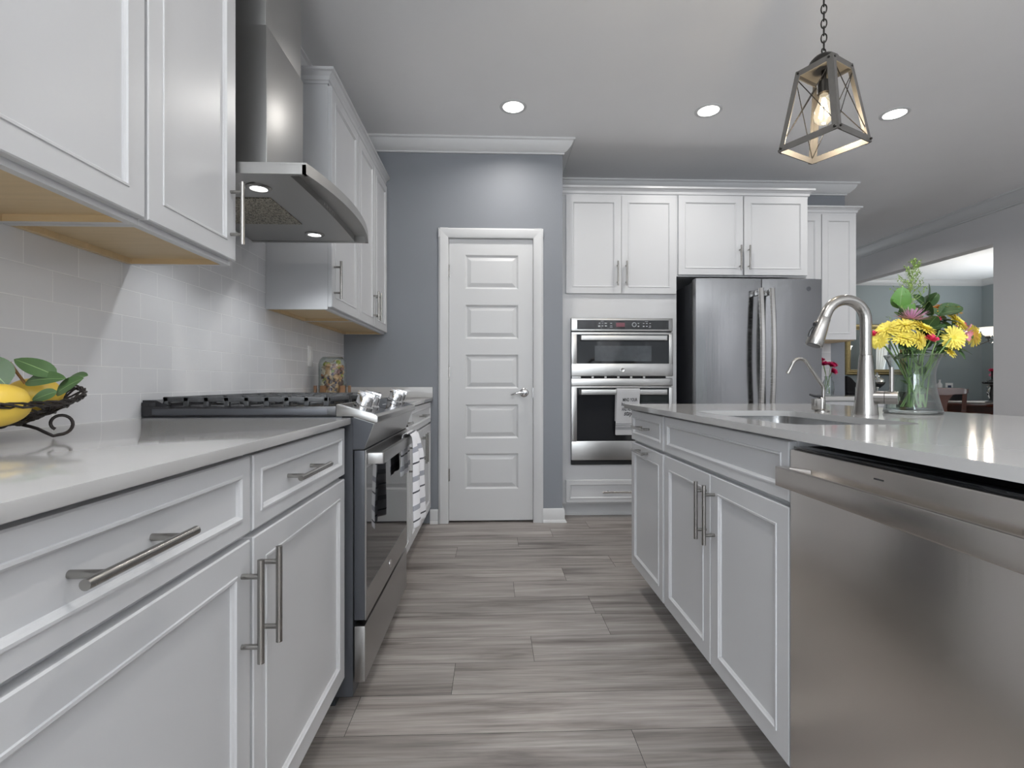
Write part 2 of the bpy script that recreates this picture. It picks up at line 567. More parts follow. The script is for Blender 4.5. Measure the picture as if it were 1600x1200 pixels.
def sweep(bm, path, prof, mi=0, left=True, closed=False):
    """a moulding profile [(out, z)] carried along a 2D path with mitred corners; out is to the right of travel unless left"""
    pts = [Vector(p) for p in path]
    N = len(pts)
    rings = []
    for i, p in enumerate(pts):
        def nrm(a, b):
            d = (b - a).normalized()
            return Vector((-d.y, d.x)) if left else Vector((d.y, -d.x))
        if closed:
            n1, n2 = nrm(pts[i - 1], p), nrm(p, pts[(i + 1) % N])
        else:
            n1 = nrm(pts[i - 1], p) if i > 0 else None
            n2 = nrm(p, pts[i + 1]) if i < N - 1 else None
            n1 = n1 or n2
            n2 = n2 or n1
        m = (n1 + n2)
        m = m / max(0.2, m.dot(n1))
        rings.append([bm.verts.new((p.x + m.x * o, p.y + m.y * o, z)) for o, z in prof])
    k = len(prof)
    fs = []
    for i in range(N if closed else N - 1):
        a, b = rings[i], rings[(i + 1) % N]
        for j in range(k):
            fs.append(bm.faces.new((a[j], a[(j + 1) % k], b[(j + 1) % k], b[j])))
    if not closed:
        fs.append(bm.faces.new(rings[0]))
        fs.append(bm.faces.new(rings[-1]))
    bmesh.ops.recalc_face_normals(bm, faces=fs)
    for f in fs:
        f.material_index = mi


def loft_rects(bm, w, h, levels, x=0.0, z=0.0, mi=0, center_mi=None):
    """nested rectangles in the XZ plane: levels [(inset, y)] from the outside in; the last one is filled"""
    rings = []
    for ins, y in levels:
        rings.append([bm.verts.new((x + a, y, z + b)) for a, b in
                      ((ins, ins), (w - ins, ins), (w - ins, h - ins), (ins, h - ins))])
    fs = []
    for i in range(len(rings) - 1):
        a, b = rings[i], rings[i + 1]
        for k in range(4):
            f = bm.faces.new((a[k], a[(k + 1) % 4], b[(k + 1) % 4], b[k]))
            f.material_index = mi
            fs.append(f)
    f = bm.faces.new(rings[-1])
    f.material_index = mi if center_mi is None else center_mi
    g = bm.faces.new(rings[0][::-1])
    g.material_index = mi
    bmesh.ops.recalc_face_normals(bm, faces=fs + [f, g])


def obj(name, bm, mats, parent=None, smooth=True, angle=35, loc=None, rot=None):
    me = bpy.data.meshes.new(name)
    bm.to_mesh(me)
    bm.free()
    if not isinstance(mats, (list, tuple)):
        mats = [mats]
    for m in mats:
        me.materials.append(m)
    if smooth:
        me.polygons.foreach_set('use_smooth', [True] * len(me.polygons))
        me.set_sharp_from_angle(angle=R(angle))
    o = bpy.data.objects.new(name, me)
    COL.objects.link(o)
    if parent is not None:
        o.parent = parent
    if loc is not None:
        o.location = loc
    if rot is not None:
        o.rotation_euler = rot
    return o


def tag(o, label, cat, group=None, kind=None):
    o['label'] = label
    o['category'] = cat
    if group:
        o['group'] = group
    if kind:
        o['kind'] = kind
    return o


def thing(name, label, cat, loc=(0, 0, 0), rz=0.0, group=None):
    o = bpy.data.objects.new(name, None)
    o.empty_display_size = 0.05
    COL.objects.link(o)
    o.location = loc
    o.rotation_euler = (0, 0, rz)
    return tag(o, label, cat, group)


def struct(name, bm, m, parent=None, smooth=False, label=None, cat=None):
    o = obj(name, bm, m, parent, smooth)
    if parent is None:
        o['kind'] = 'structure'
        o['label'] = label or name.replace('_', ' ')
        o['category'] = cat or name.split('_')[0]
    return o


def text_mesh(name, body, size, m, parent, mtx, shear=0.0, extrude=0.0002, align='LEFT', space=1.0, bold=0.0):
    cu = bpy.data.curves.new(name, 'FONT')
    cu.body = body
    cu.size = size
    cu.shear = shear
    cu.extrude = extrude
    cu.align_x = align
    cu.space_character = space
    cu.offset = bold
    t = bpy.data.objects.new('tmp_text', cu)
    COL.objects.link(t)
    dg = bpy.context.evaluated_depsgraph_get()
    me = bpy.data.meshes.new_from_object(t.evaluated_get(dg))
    bpy.data.objects.remove(t)
    bpy.data.curves.remove(cu)
    me.transform(mtx)
    me.name = name
    me.materials.clear()
    me.materials.append(m)
    o = bpy.data.objects.new(name, me)
    COL.objects.link(o)
    o.parent = parent
    return o


# ------------------------------------------------------------------ the setting
CEIL = 2.79
XL, XR = -1.09, 4.85          # left tiled wall, right wall with the wide opening
YB, YK, YN = 3.70, 4.41, -4.5  # pantry door wall, cabinet wall behind the fridge, wall behind the camera
YF, XD = 8.42, 8.42           # far and side wall of the dining room
XE = 3.141                    # free end of the cabinet wall

# floor: rows of planks laid across the aisle, joints where the photograph shows them
bm = new_bm()
lay = bm.loops.layers.float_color.new('plank')
box(bm, XL - 0.2, XD + 0.2, YN - 0.2, YF + 0.2, -0.06, -0.0035, mi=1)
row_h, y_ref = 0.1868, 1.476
joints = {-1: 0.406, 0: -0.431, 1: -0.138, 2: 0.15, 3: 0.476, 5: 0.102, 6: 0.377, 7: 0.679, 8: -0.223, 9: 0.157, 10: 0.396, 11: 0.676}
k0 = int(math.floor((YN - y_ref) / row_h)) - 1
k1 = int(math.ceil((YF - y_ref) / row_h)) + 1
rng = random.Random(11)
PL = 1.52
for k in range(k0, k1):
    ya, yb = y_ref + k * row_h, y_ref + (k + 1) * row_h
    x = joints.get(k, rng.uniform(0, PL)) - PL * 8
    while x < XD + 0.2:
        x2 = x + PL
        if x2 > XL - 0.2:
            g = 0.0007
            a, b = max(x + g, XL - 0.2), min(x2 - g, XD + 0.2)
            if b > a:
                f = bm.faces.new([bm.verts.new(v) for v in ((a, ya + g, 0), (b, ya + g, 0), (b, yb - g, 0), (a, yb - g, 0))])
                c = (rng.random(), rng.random(), rng.random(), 1)
                for lp in f.loops:
                    lp[lay] = c
        x = x2
struct('floor', bm, [M['floor'], M['gap']], label='grey wood plank floor running across the aisle', cat='floor')

bm = new_bm()
box(bm, XL - 0.2, XD + 0.2, YN - 0.2, YF + 0.2, CEIL, CEIL + 0.1)
struct('ceiling', bm, M['ceil'], label='flat pale grey ceiling with recessed lights', cat='ceiling')

bm = new_bm()
lw_ = [(-4.375, -3.125), (-2.975, -1.725)]  # openings for the added left windows
for a, c in ((YN - 0.12, lw_[0][0]), (lw_[0][1], lw_[1][0]), (lw_[1][1], YB + 0.12)):
    box(bm, XL - 0.12, XL, a, c, 0, CEIL)
for a, c in lw_:
    box(bm, XL - 0.12, XL, a, c, 0, 0.55)
    box(bm, XL - 0.12, XL, a, c, 2.35, CEIL)
struct('wall_left', bm, M['blue'], label='slate blue wall behind the range cabinets', cat='wall')
bm = new_bm()
box(bm, XL, XL + 0.009, -0.62, YB - 0.001, 0.90, 1.72)
struct('trim_backsplash', bm, M['tile'], label='glossy pale grey subway tile backsplash', cat='backsplash')

DX0, DX1, DZ = -0.331, 0.296, 2.082      # pantry door opening
bm = new_bm()
box(bm, XL, DX0, YB, YB + 0.12, 0, CEIL)
box(bm, DX1, 0.508, YB, YB + 0.12, 0, CEIL)
box(bm, DX0, DX1, YB, YB + 0.12, DZ, CEIL)
struct('wall_back', bm, M['blue'], label='slate blue wall around the white pantry door', cat='wall')
bm = new_bm()
box(bm, 0.388, 0.508, YB + 0.12, YK + 0.12, 0, CEIL)
box(bm, 0.508, XE, YK, YK + 0.12, 0, CEIL)
struct('wall_kitchen', bm, M['blue'], label='slate blue wall behind the ovens and refrigerator', cat='wall')
bm = new_bm()
box(bm, 2.40, 3.006, YK - 0.009, YK, 0.90, 1.385)
struct('trim_coffee_backsplash', bm, M['wtile'], label='white tile backsplash beside the refrigerator', cat='backsplash')

OY0, OY1, OZ = 4.734, 7.35, 2.374        # wide opening to the dining room
bm = new_bm()
box(bm, XR, XR + 0.13, YN, OY0, 0, CEIL)
box(bm, XR, XR + 0.13, OY0, OY1, OZ, CEIL)
box(bm, XR, XR + 0.13, OY1, YF, 0, CEIL)
struct('wall_right', bm, M['grey'], label='grey wall with the wide opening to the dining room', cat='wall')

bm = new_bm()
ws = [(-0.575, 0.775), (1.225, 2.575), (3.025, 4.375)]
xs = [XL] + [v for w in ws for v in w] + [XR]
for i in range(0, len(xs), 2):
    box(bm, xs[i], xs[i + 1], YN - 0.12, YN, 0, CEIL)
for a, b in ws:
    box(bm, a, b, YN - 0.12, YN, 0, 0.5)
    box(bm, a, b, YN - 0.12, YN, 2.4, CEIL)
struct('wall_rear', bm, M['grey'], label='grey wall of windows behind the viewer', cat='wall')

bm = new_bm()
box(bm, XL - 0.12, 3.6, YF, YF + 0.12, 0, CEIL)
box(bm, 3.6, 4.6, YF, YF + 0.12, 0, 0.5)
box(bm, 3.6, 4.6, YF, YF + 0.12, 2.4, CEIL)
box(bm, 4.6, XD + 0.12, YF, YF + 0.12, 0, CEIL)
struct('wall_dining', bm, M['teal'], label='grey green far wall of the dining room', cat='wall')
bm = new_bm()
WY0, WY1, WZ0, WZ1 = 6.25, 7.25, 0.9, 2.2
box(bm, XD, XD + 0.12, 2.6, WY0, 0, CEIL)
box(bm, XD, XD + 0.12, WY1, YF, 0, CEIL)
box(bm, XD, XD + 0.12, WY0, WY1, 0, WZ0)
box(bm, XD, XD + 0.12, WY0, WY1, WZ1, CEIL)
struct('wall_dining_side', bm, M['teal'], label='grey green side wall of the dining room', cat='wall')
bm = new_bm()
box(bm, XR + 0.13, XD, 2.48, 2.6, 0, CEIL)
struct('wall_dining_front', bm, M['teal'], label='grey green near wall of the dining room', cat='wall')
bm = new_bm()
box(bm, XL - 0.12, XL, YB + 0.12, YF, 0, CEIL)
struct('wall_hall', bm, M['blue'], label='slate blue wall of the hall behind the kitchen', cat='wall')
bm = new_bm()
box(bm, -60, 60, -60, 60, -0.6, -0.5)
o = struct('ground', bm, M['grass'], label='lawn outside the windows', cat='ground')

# windows
def window(n, x, y, w, h, z, rz, label):
    t = bpy.data.objects.new('window_%d' % n, None)
    COL.objects.link(t)
    t.location = (x, y, z)
    t.rotation_euler = (0, 0, rz)
    t['kind'] = 'structure'
    t['label'] = label
    t['category'] = 'window'
    b = new_bm()
    for q in ((-w / 2, -w / 2 + 0.06, 0, h), (w / 2 - 0.06, w / 2, 0, h), (-w / 2, w / 2, 0, 0.06), (-w / 2, w / 2, h - 0.06, h),
              (-w / 2, w / 2, h / 2 - 0.02, h / 2 + 0.02), (-0.015, 0.015, 0, h)):
        box(b, q[0], q[1], 0.03, 0.08, q[2], q[3])
    struct('window_frame', b, M['trim'], t)
    b = new_bm()
    for q in ((-w / 2 - 0.08, -w / 2, -0.09, h + 0.09), (w / 2, w / 2 + 0.08, -0.09, h + 0.09), (-w / 2, w / 2, h, h + 0.09), (-w / 2 - 0.08, w / 2 + 0.08, -0.09, 0)):
        box(b, q[0], q[1], -0.02, 0.0, q[2], q[3])
    struct('window_casing', b, M['trim'], t)
    b = new_bm()
    box(b, -w / 2 + 0.05, w / 2 - 0.05, 0.052, 0.058, 0.05, h - 0.05)
    struct('window_pane', b, M['glass'], t)
    return t


n = 1
for a, b in ws:
    window(n, (a + b) / 2, YN, b - a, 1.9, 0.5, PI, 'tall white window behind the viewer, %s' % ('left', 'middle', 'right')[n - 1])
    n += 1
for y in (-3.75, -2.35):
    window(n, XL, y, 1.25, 1.8, 0.55, PI / 2, 'white window in the left wall behind the viewer, %s' % ('rear', 'front')[n - 4])  # unseen windows added to light the island fronts and right wall
    n += 1
win = window(n, XD, (WY0 + WY1) / 2, WY1 - WY0, WZ1 - WZ0, WZ0, -PI / 2, 'dining room window reflected in the gilt mirror')
bm = new_bm()
for i in range(20):
    z = 0.66 + i * 0.031
    box(bm, -0.45, 0.45, 0.012, 0.030, z, z + 0.003, mtx=None)
struct('window_blind', bm, M['blind'], win)
n += 1
window(n, 4.1, YF, 1.0, 1.9, 0.5, 0, 'hall window at the far end')

# crown mouldings
def crown_prof(s=1.0, top=CEIL):
    return [(0, top), (0.082 * s, top), (0.082 * s, top - 0.012 * s), (0.070 * s, top - 0.018 * s), (0.058 * s, top - 0.045 * s),
            (0.030 * s, top - 0.075 * s), (0.012 * s, top - 0.084 * s), (0.012 * s, top - 0.094 * s), (0, top - 0.094 * s)]


bm = new_bm()
sweep(bm, [(XL, YN), (XL, YB), (0.508, YB), (0.508, YK), (XE, YK), (XE, YK + 0.12), (2.2, YK + 0.12)], crown_prof(), left=False)
struct('trim_crown', bm, M['trim'], smooth=True, label='white crown moulding along the kitchen walls', cat='moulding')
bm = new_bm()
sweep(bm, [(XR, YN), (XR, YF)], crown_prof(1.25), left=True)
struct('trim_crown_right', bm, M['trim'], smooth=True, label='white crown moulding over the wide opening', cat='moulding')
bm = new_bm()
sweep(bm, [(XR + 0.13, 2.6), (XD, 2.6), (XD, YF), (XR + 0.13, YF)], crown_prof(1.05), left=True)
struct('trim_crown_dining', bm, M['trim'], smooth=True, label='white crown moulding of the dining room', cat='moulding')

base_prof = [(0, 0), (0.026, 0), (0.026, 0.008), (0.020, 0.018), (0.014, 0.02), (0.014, 0.092), (0.008, 0.102), (0, 0.102)]
for nm, path, lf, lab in (('baseboard_left', [(-0.46, YB), (-0.402, YB)], False, 'white baseboard left of the pantry door'),
                          ('baseboard_right', [(0.363, YB), (0.508, YB), (0.508, YB + 0.13)], False, 'white baseboard right of the pantry door'),
                          ('baseboard_opening', [(XR, YN), (XR, OY0), (XR + 0.13, OY0)], True, 'white baseboard of the right wall'),
                          ('baseboard_dining', [(XD, 2.6), (XD, YF), (XR + 0.13, YF)], True, 'white baseboard of the dining room')):
    bm = new_bm()
    sweep(bm, path, base_prof, left=lf)
    struct(nm, bm, M['trim'], smooth=True, label=lab, cat='baseboard')

# pantry door
bm = new_bm()
cw = 0.072
pr = [(0, 0), (cw, 0), (cw, -0.010), (cw - 0.012, -0.018), (0.006, -0.016), (0, -0.012)]
for sx in (-1, 1):
    x = DX0 if sx < 0 else DX1
    prism(bm, [(x + sx * (-0.004 + u), YB + v) for u, v in pr], 'z', 0, DZ + cw - 0.004)
prism(bm, [(YB + v, DZ - 0.004 + u) for u, v in pr], 'x', DX0 - cw + 0.004, DX1 + cw - 0.004)
box(bm, DX0, DX0 + 0.004, YB, YB + 0.12, 0, DZ)
box(bm, DX1 - 0.004, DX1, YB, YB + 0.12, 0, DZ)
box(bm, DX0, DX1, YB, YB + 0.12, DZ - 0.004, DZ)
door = bpy.data.objects.new('door_1', None)
COL.objects.link(door)
door.location = (0, 0, 0)
door['kind'] = 'structure'
door['label'] = 'white five panel pantry door in a white casing'
door['category'] = 'door'
struct('door_casing', bm, M['trim'], door, smooth=True)
bm = new_bm()
px0, px1 = -0.207, 0.182
zs = [(0.246, 0.504), (0.616, 0.864), (0.981, 1.229), (1.346, 1.594), (1.711, 1.959)]
yf = YB + 0.012
dx0, dx1 = DX0 + 0.006, DX1 - 0.006
zz = [0.014] + [v for q in zs for v in q] + [DZ - 0.007]
box(bm, dx0, px0, yf, yf + 0.035, zz[0], zz[-1])
box(bm, px1, dx1, yf, yf + 0.035, zz[0], zz[-1])
for i in range(0, len(zz), 2):
    box(bm, px0, px1, yf, yf + 0.035, zz[i], zz[i + 1])
for z0, z1 in zs:
    t = bmesh.new()
    loft_rects(t, px1 - px0, z1 - z0, [(0, yf + 0.03), (0, yf), (0.012, yf + 0.011), (0.016, yf + 0.011), (0.043, yf + 0.002), (0.046, yf + 0.002)], x=px0, z=z0)
    merge(bm, t)
struct('door_leaf', bm, M['trim'], door, smooth=False)
bm = new_bm()
for z in (0.35, 1.09, 1.84):
    tube(bm, [(DX0 + 0.002, YB - 0.004, z - 0.045), (DX0 + 0.002, YB - 0.004, z + 0.045)], 0.007, 10)
    box(bm, DX0 + 0.001, DX0 + 0.012, YB + 0.004, YB + 0.0125, z - 0.045, z + 0.045)
struct('door_hinge', bm, M['nickel'], door, smooth=True)
bm = new_bm()
lathe(bm, [(0, 0), (0.033, 0), (0.033, 0.004), (0.028, 0.009), (0.014, 0.012), (0.011, 0.03), (0.011, 0.048), (0, 0.05)], (0.225, yf, 0.95), 28, mtx=Matrix.Rotation(R(90), 4, 'X'))
tube(bm, [(0.225, yf - 0.042, 0.95), (0.20, yf - 0.046, 0.952), (0.17, yf - 0.046, 0.948), (0.145, yf - 0.043, 0.940), (0.128, yf - 0.040, 0.936)], [0.010, 0.009, 0.008, 0.007, 0.005], 12)
box(bm, DX1 - 0.008, DX1 - 0.003, YB - 0.002, YB + 0.014, 0.915, 0.985)
struct('door_handle', bm, M['chrome'], door, smooth=True)


# ------------------------------------------------------------------ cabinets
DOOR_LV = [(0, -0.0005), (0, -0.0175), (0.0025, -0.020), (0.050, -0.020), (0.0510, -0.0226), (0.0555, -0.0226), (0.0575, -0.0190), (0.0605, -0.0165), (0.0615, -0.0130)]
DRAW_LV = [(0, -0.0005), (0, -0.0175), (0.0025, -0.020), (0.030, -0.020), (0.0310, -0.0226), (0.0350, -0.0226), (0.037, -0.0190), (0.0395, -0.0165), (0.0405, -0.0130)]


def bar_pull(parent, c, length, vertical=True, r=0.0062, out=0.034, y=-0.020, name='handle'):
    """brushed bar pull with two posts; c = (x, z) in the door's plane"""
    b = new_bm()
    x, z = c
    h = length / 2
    a = (0, 1) if vertical else (1, 0)
    yb = y - out
    tube(b, [(x - a[0] * h, yb, z - a[1] * h), (x + a[0] * h, yb, z + a[1] * h)], r, 14)
    for s in (-1, 1):
        q = s * h * 0.68
        tube(b, [(x + a[0] * q, y + 0.001, z + a[1] * q), (x + a[0] * q, yb, z + a[1] * q)], r * 0.8, 12)
    return obj(name, b, M['nickel'], parent)


def front(parent, kind, x, z, w, h, pull=None, plen=0.185, vertical=True, levels=None):
    b = new_bm()
    loft_rects(b, w, h, levels or (DRAW_LV if kind == 'drawer' else DOOR_LV), x=x, z=z)
    d = obj(kind, b, M['cab'], parent, smooth=False)
    if pull:
        bar_pull(d, pull, plen, vertical, y=-0.0130 if kind == 'drawer' else -0.020, out=0.041 if kind == 'drawer' else 0.034)
    return d


def carcass(parent, w, d, z0, z1, toe=True, upper=False, kick=0.075, name='body'):
    b = new_bm()
    if upper:
        box(b, 0, w, 0, d, z0 + 0.019, z1)
        box(b, 0, w, 0, 0.019, z0, z0 + 0.0195)
        box(b, 0, 0.015, 0.019, d, z0, z0 + 0.0195)
        box(b, w - 0.015, w, 0.019, d, z0, z0 + 0.0195)
        o = obj(name, b, M['cab'], parent, smooth=False)
        b = new_bm()
        box(b, 0.0152, w - 0.0152, 0.0192, d - 0.0005, z0 + 0.0155, z0 + 0.0188)
        box(b, 0.0152, w - 0.0152, d - 0.016, d - 0.0005, z0, z0 + 0.0155)
        box(b, 0.0152, 0.0175, 0.0192, d - 0.016, z0 + 0.0004, z0 + 0.0155)
        box(b, w - 0.0175, w - 0.0152, 0.0192, d - 0.016, z0 + 0.0004, z0 + 0.0155)
        obj('underside_panel', b, M['honey'], parent, smooth=False)['label'] = 'bare honey wood underside'
    else:
        box(b, 0, w, 0, d, z0, z1)
        o = obj(name, b, M['cab'], parent, smooth=False)
        if toe:
            b = new_bm()
            box(b, 0, w, kick, kick + 0.015, 0, z0 - 0.0005)
            obj('toe_kick', b, M['cab'], parent, smooth=False)
    return o


def cab_crown(parent, w, d, z, ends=(True, True), s=1.0):
    """moulding along the top of a wall cabinet, returned on its free ends"""
    pr = [(-0.004, z - 0.002), (0.006, z - 0.002), (0.006, z + 0.010), (0.012, z + 0.013), (0.016, z + 0.030), (0.030, z + 0.044), (0.040, z + 0.047), (0.040, z + 0.060), (-0.004, z + 0.060)]
    b = new_bm()
    path = []
    if ends[0]:
        path.append((0, d))
    path += [(0, 0), (w, 0)]
    if ends[1]:
        path.append((w, d))
    sweep(b, path, pr, left=False)
    return obj('crown', b, M['cab'], parent, angle=25)


DZT, DZB = 0.884, 0.741
# --- range side: base cabinets, fronts facing the aisle (+X); local x runs away from the viewer
FX = -0.475
def range_base(y0, w, label, drawers, doors, group='base cabinets along the range wall'):
    t = thing('base_cabinet', label, 'cabinet', (FX, y0, 0), R(90), group)
    carcass(t, w, 0.612, 0.114, 0.8925)
    for q in drawers:
        a, b = q[:2]
        px_, pl_ = q[2:] if len(q) > 2 else ((a + b) / 2, 0.19)
        front(t, 'drawer', a, DZB, b - a, DZT - DZB, (px_, 0.8125), pl_, False)
    for (a, b, p) in doors:
        pull = {'r': (b - 0.033, 0.607), 'l': (a + 0.033, 0.607)}[p]
        front(t, 'door', a, 0.119, b - a, 0.728 - 0.119, pull, 0.187)
    return t


range_base(0.345, 1.228, 'white base cabinet with two drawers and two doors, nearest on the left',
           [(0.006, 0.620, 0.290, 0.196), (0.632, 1.221, 0.880, 0.205)], [(0.006, 0.620, 'r'), (0.632, 1.221, 'l')])
range_base(-0.60, 0.943, 'white base cabinet running out of the left edge behind the viewer',
           [(0.006, 0.468), (0.478, 0.937)], [(0.006, 0.468, 'r'), (0.478, 0.937, 'l')])
range_base(2.355, 0.430, 'narrow white base cabinet just beyond the gas range', [(0.006, 0.424)], [(0.006, 0.424, 'r')])
range_base(2.787, 0.908, 'white base cabinet with one wide drawer over two doors, beside the pantry wall',
           [(0.006, 0.902)], [(0.006, 0.450, 'r'), (0.458, 0.902, 'l')])

def slab(x0, x1, y0, y1, z0=0.894, z1=0.914, bev=0.002):
    b = new_bm()
    box(b, x0, x1, y0, y1, z0, z1, bev)
    return b


o = obj('countertop', slab(-1.0808, -0.44, -0.60, 1.580), M['quartz'])
tag(o, 'white quartz countertop under the bowl of lemons, left of the gas range', 'countertop', 'quartz countertops')
t = thing('countertop', 'short white quartz countertop between the gas range and the pantry wall', 'countertop', (0, 0, 0), 0, 'quartz countertops')
obj('slab', slab(-1.0808, -0.44, 2.352, YB - 0.001), M['quartz'], t)
obj('side_splash', slab(-1.0805, -0.44, YB - 0.021, YB - 0.001, 0.9142, 0.992), M['quartz'], t)

# --- range side: upper cabinets
UX = -0.79
def range_upper(y0, w, label, doors, ends, crown=True):
    t = thing('upper_cabinet', label, 'cabinet', (UX, y0, 1.372), R(90), 'upper cabinets along the range wall')
    t.location.z = 1.372
    carcass(t, w, 0.290, 0.0, 1.075, upper=True)
    for (a, b, p) in doors:
        pull = {'r': (b - 0.030, 0.147), 'l': (a + 0.030, 0.147)}[p]
        front(t, 'door', a, 0.013, b - a, 1.055, pull, 0.183)
    cab_crown(t, w, 0.290, 1.075, ends)
    return t


range_upper(0.240, 0.912, 'white double door upper cabinet cut by the left edge', [(0.004, 0.453, 'r'), (0.459, 0.908, 'l')], (True, False))
range_upper(1.154, 0.393, 'narrow white upper cabinet left of the range hood', [(0.004, 0.388, 'r')], (False, True))
range_upper(2.440, 0.484, 'single door white upper cabinet right of the range hood', [(0.004, 0.479, 'l')], (True, False))
range_upper(2.926, 0.770, 'double door white upper cabinet against the pantry door wall', [(0.004, 0.382, 'r'), (0.388, 0.766, 'l')], (False, False))

# --- island: fronts facing the aisle (-X); local x runs towards the viewer
IX = 0.713
def island_unit(y_far, w, label):
    return thing('island_cabinet', label, 'cabinet', (IX, y_far, 0), R(-90), 'island cabinets')


def island_back(t, x0, x1):
    b = new_bm()
    box(b, x0, x1, 0.6005, 0.625, 0, 0.8935)
    obj('back_panel', b, M['cab'], t, smooth=False)


t = island_unit(2.520, 0.490, 'narrow white trash pullout cabinet at the far end of the island')
carcass(t, 0.490, 0.60, 0.114, 0.8925)
front(t, 'drawer', 0.006, DZB, 0.468, DZT - DZB, (0.215, 0.8125), 0.165, False)
front(t, 'door', 0.006, 0.119, 0.468, 0.609, (0.215, 0.703), 0.165, False)
island_back(t, 0, 0.490)
t = island_unit(2.029, 0.874, 'white sink base cabinet of the island with a long false front over two doors')
b = new_bm()
box(b, 0, 0.874, 0, 0.018, 0.114, 0.8925)
box(b, 0, 0.018, 0.018, 0.60, 0.114, 0.8925)
box(b, 0.856, 0.874, 0.018, 0.60, 0.114, 0.8925)
box(b, 0.018, 0.856, 0.582, 0.60, 0.114, 0.8925)
box(b, 0.018, 0.856, 0.018, 0.582, 0.114, 0.132)
obj('body', b, M['cab'], t, smooth=False)
b = new_bm()
box(b, 0, 0.874, 0.075, 0.09, 0, 0.1135)
obj('toe_kick', b, M['cab'], t, smooth=False)
front(t, 'false_front', 0.004, DZB, 0.862, DZT - DZB, levels=DRAW_LV)
front(t, 'door', 0.004, 0.119, 0.412 + 0.018, 0.609, (0.404, 0.607), 0.187)
front(t, 'door', 0.440, 0.119, 0.426, 0.609, (0.468, 0.607), 0.187)
island_back(t, 0, 0.874)
t = island_unit(0.545, 0.60, 'white island cabinet out of view past the dishwasher')
carcass(t, 0.60, 0.60, 0.114, 0.8925)
front(t, 'drawer', 0.006, DZB, 0.588, DZT - DZB, (0.3, 0.8125), 0.165, False)
front(t, 'door', 0.006, 0.119, 0.588, 0.609, (0.555, 0.607), 0.187)
island_back(t, -0.609, 0.60)
def rounded_rect(x0, x1, y0, y1, r, n=8):
    pts = []
    for cx, cy, a0 in ((x1 - r, y1 - r, 0), (x0 + r, y1 - r, 90), (x0 + r, y0 + r, 180), (x1 - r, y0 + r, 270)):
        for i in range(n + 1):
            a = R(a0 + 90 * i / n)
            pts.append((cx + r * math.cos(a), cy + r * math.sin(a)))
    return pts


SX0, SX1, SY0, SY1 = 0.765, 1.135, 1.265, 1.925
hole = rounded_rect(SX0, SX1, SY0, SY1, 0.07)
outer = rounded_rect(0.668, 1.690, -0.15, 2.570, 0.004, 2)
b = bmesh.new()
ov = [b.verts.new((x, y, 0.914)) for x, y in outer]
iv = [b.verts.new((x, y, 0.914)) for x, y in hole]
ed = [b.edges.new((l[i], l[(i + 1) % len(l)])) for l in (ov, iv) for i in range(len(l))]
bmesh.ops.triangle_fill(b, use_beauty=True, use_dissolve=False, edges=ed)
fs = b.faces[:]
ret = bmesh.ops.extrude_face_region(b, geom=fs)
vs = [g for g in ret['geom'] if isinstance(g, bmesh.types.BMVert)]
bmesh.ops.translate(b, verts=vs, vec=(0, 0, -0.020))
bmesh.ops.recalc_face_normals(b, faces=b.faces[:])
tag(obj('countertop', b, M['quartz']), 'large white quartz island countertop with the sink cutout', 'countertop', 'quartz countertops')

# undermount sink
t = thing('sink', 'undermount stainless sink in the island countertop', 'sink', (0.95, 1.595, 0.70))
b = bmesh.new()
def ring_at(x0, x1, y0, y1, r, z):
    return [b.verts.new((x - 0.95, y - 1.595, z - 0.70)) for x, y in rounded_rect(x0, x1, y0, y1, r)]
e = 0.006
rs = [ring_at(SX0 - 0.03, SX1 + 0.03, SY0 - 0.03, SY1 + 0.03, 0.09, 0.8935), ring_at(SX0 - e, SX1 + e, SY0 - e, SY1 + e, 0.074, 0.8935),
      ring_at(SX0 - e, SX1 + e, SY0 - e, SY1 + e, 0.074, 0.75), ring_at(SX0 + 0.01, SX1 - 0.01, SY0 + 0.01, SY1 - 0.01, 0.07, 0.712),
      ring_at(SX0 + 0.04, SX1 - 0.04, SY0 + 0.04, SY1 - 0.04, 0.06, 0.705)]
for i in range(len(rs) - 1):
    q = len(rs[0])
    for k in range(q):
        b.faces.new((rs[i][k], rs[i][(k + 1) % q], rs[i + 1][(k + 1) % q], rs[i + 1][k]))
b.faces.new(rs[-1])
bmesh.ops.recalc_face_normals(b, faces=b.faces[:])
o = obj('basin', b, M['sink'], t)
b = new_bm()
lathe(b, [(0, 0.007), (0.03, 0.007), (0.042, 0.010), (0.045, 0.006), (0.045, 0.0055)], (0, 0, 0), 24)
obj('drain', b, M['chrome'], t)

# ------------------------------------------------------------------ gas range (local x away from the viewer, -y towards the aisle)
GY0, GW = 1.588, 0.757
t = thing('gas_range', 'stainless gas range with black grates and a dark glass oven door', 'range', (0, GY0, 0), R(90))
# world X = -local y, so an aisle position X becomes local y = -X
b = new_bm()
box(b, 0.002, GW - 0.002, 0.437, 1.078, 0.045, 0.9135)
box(b, 0.002, GW - 0.002, 0.470, 1.078, 0.9135, 0.916)
for x in (0.03, GW - 0.07):
    for y in (0.50, 1.0):
        box(b, x, x + 0.04, y, y + 0.04, 0, 0.046)
for x in (0.004, GW - 0.0079):
    prism(b, [(0.374, 0.894), (0.437, 0.9135), (0.437, 0.815), (0.403, 0.815)], 'x', x, x + 0.0039)
obj('body', b, M['darkgrey'], t, smooth=False)
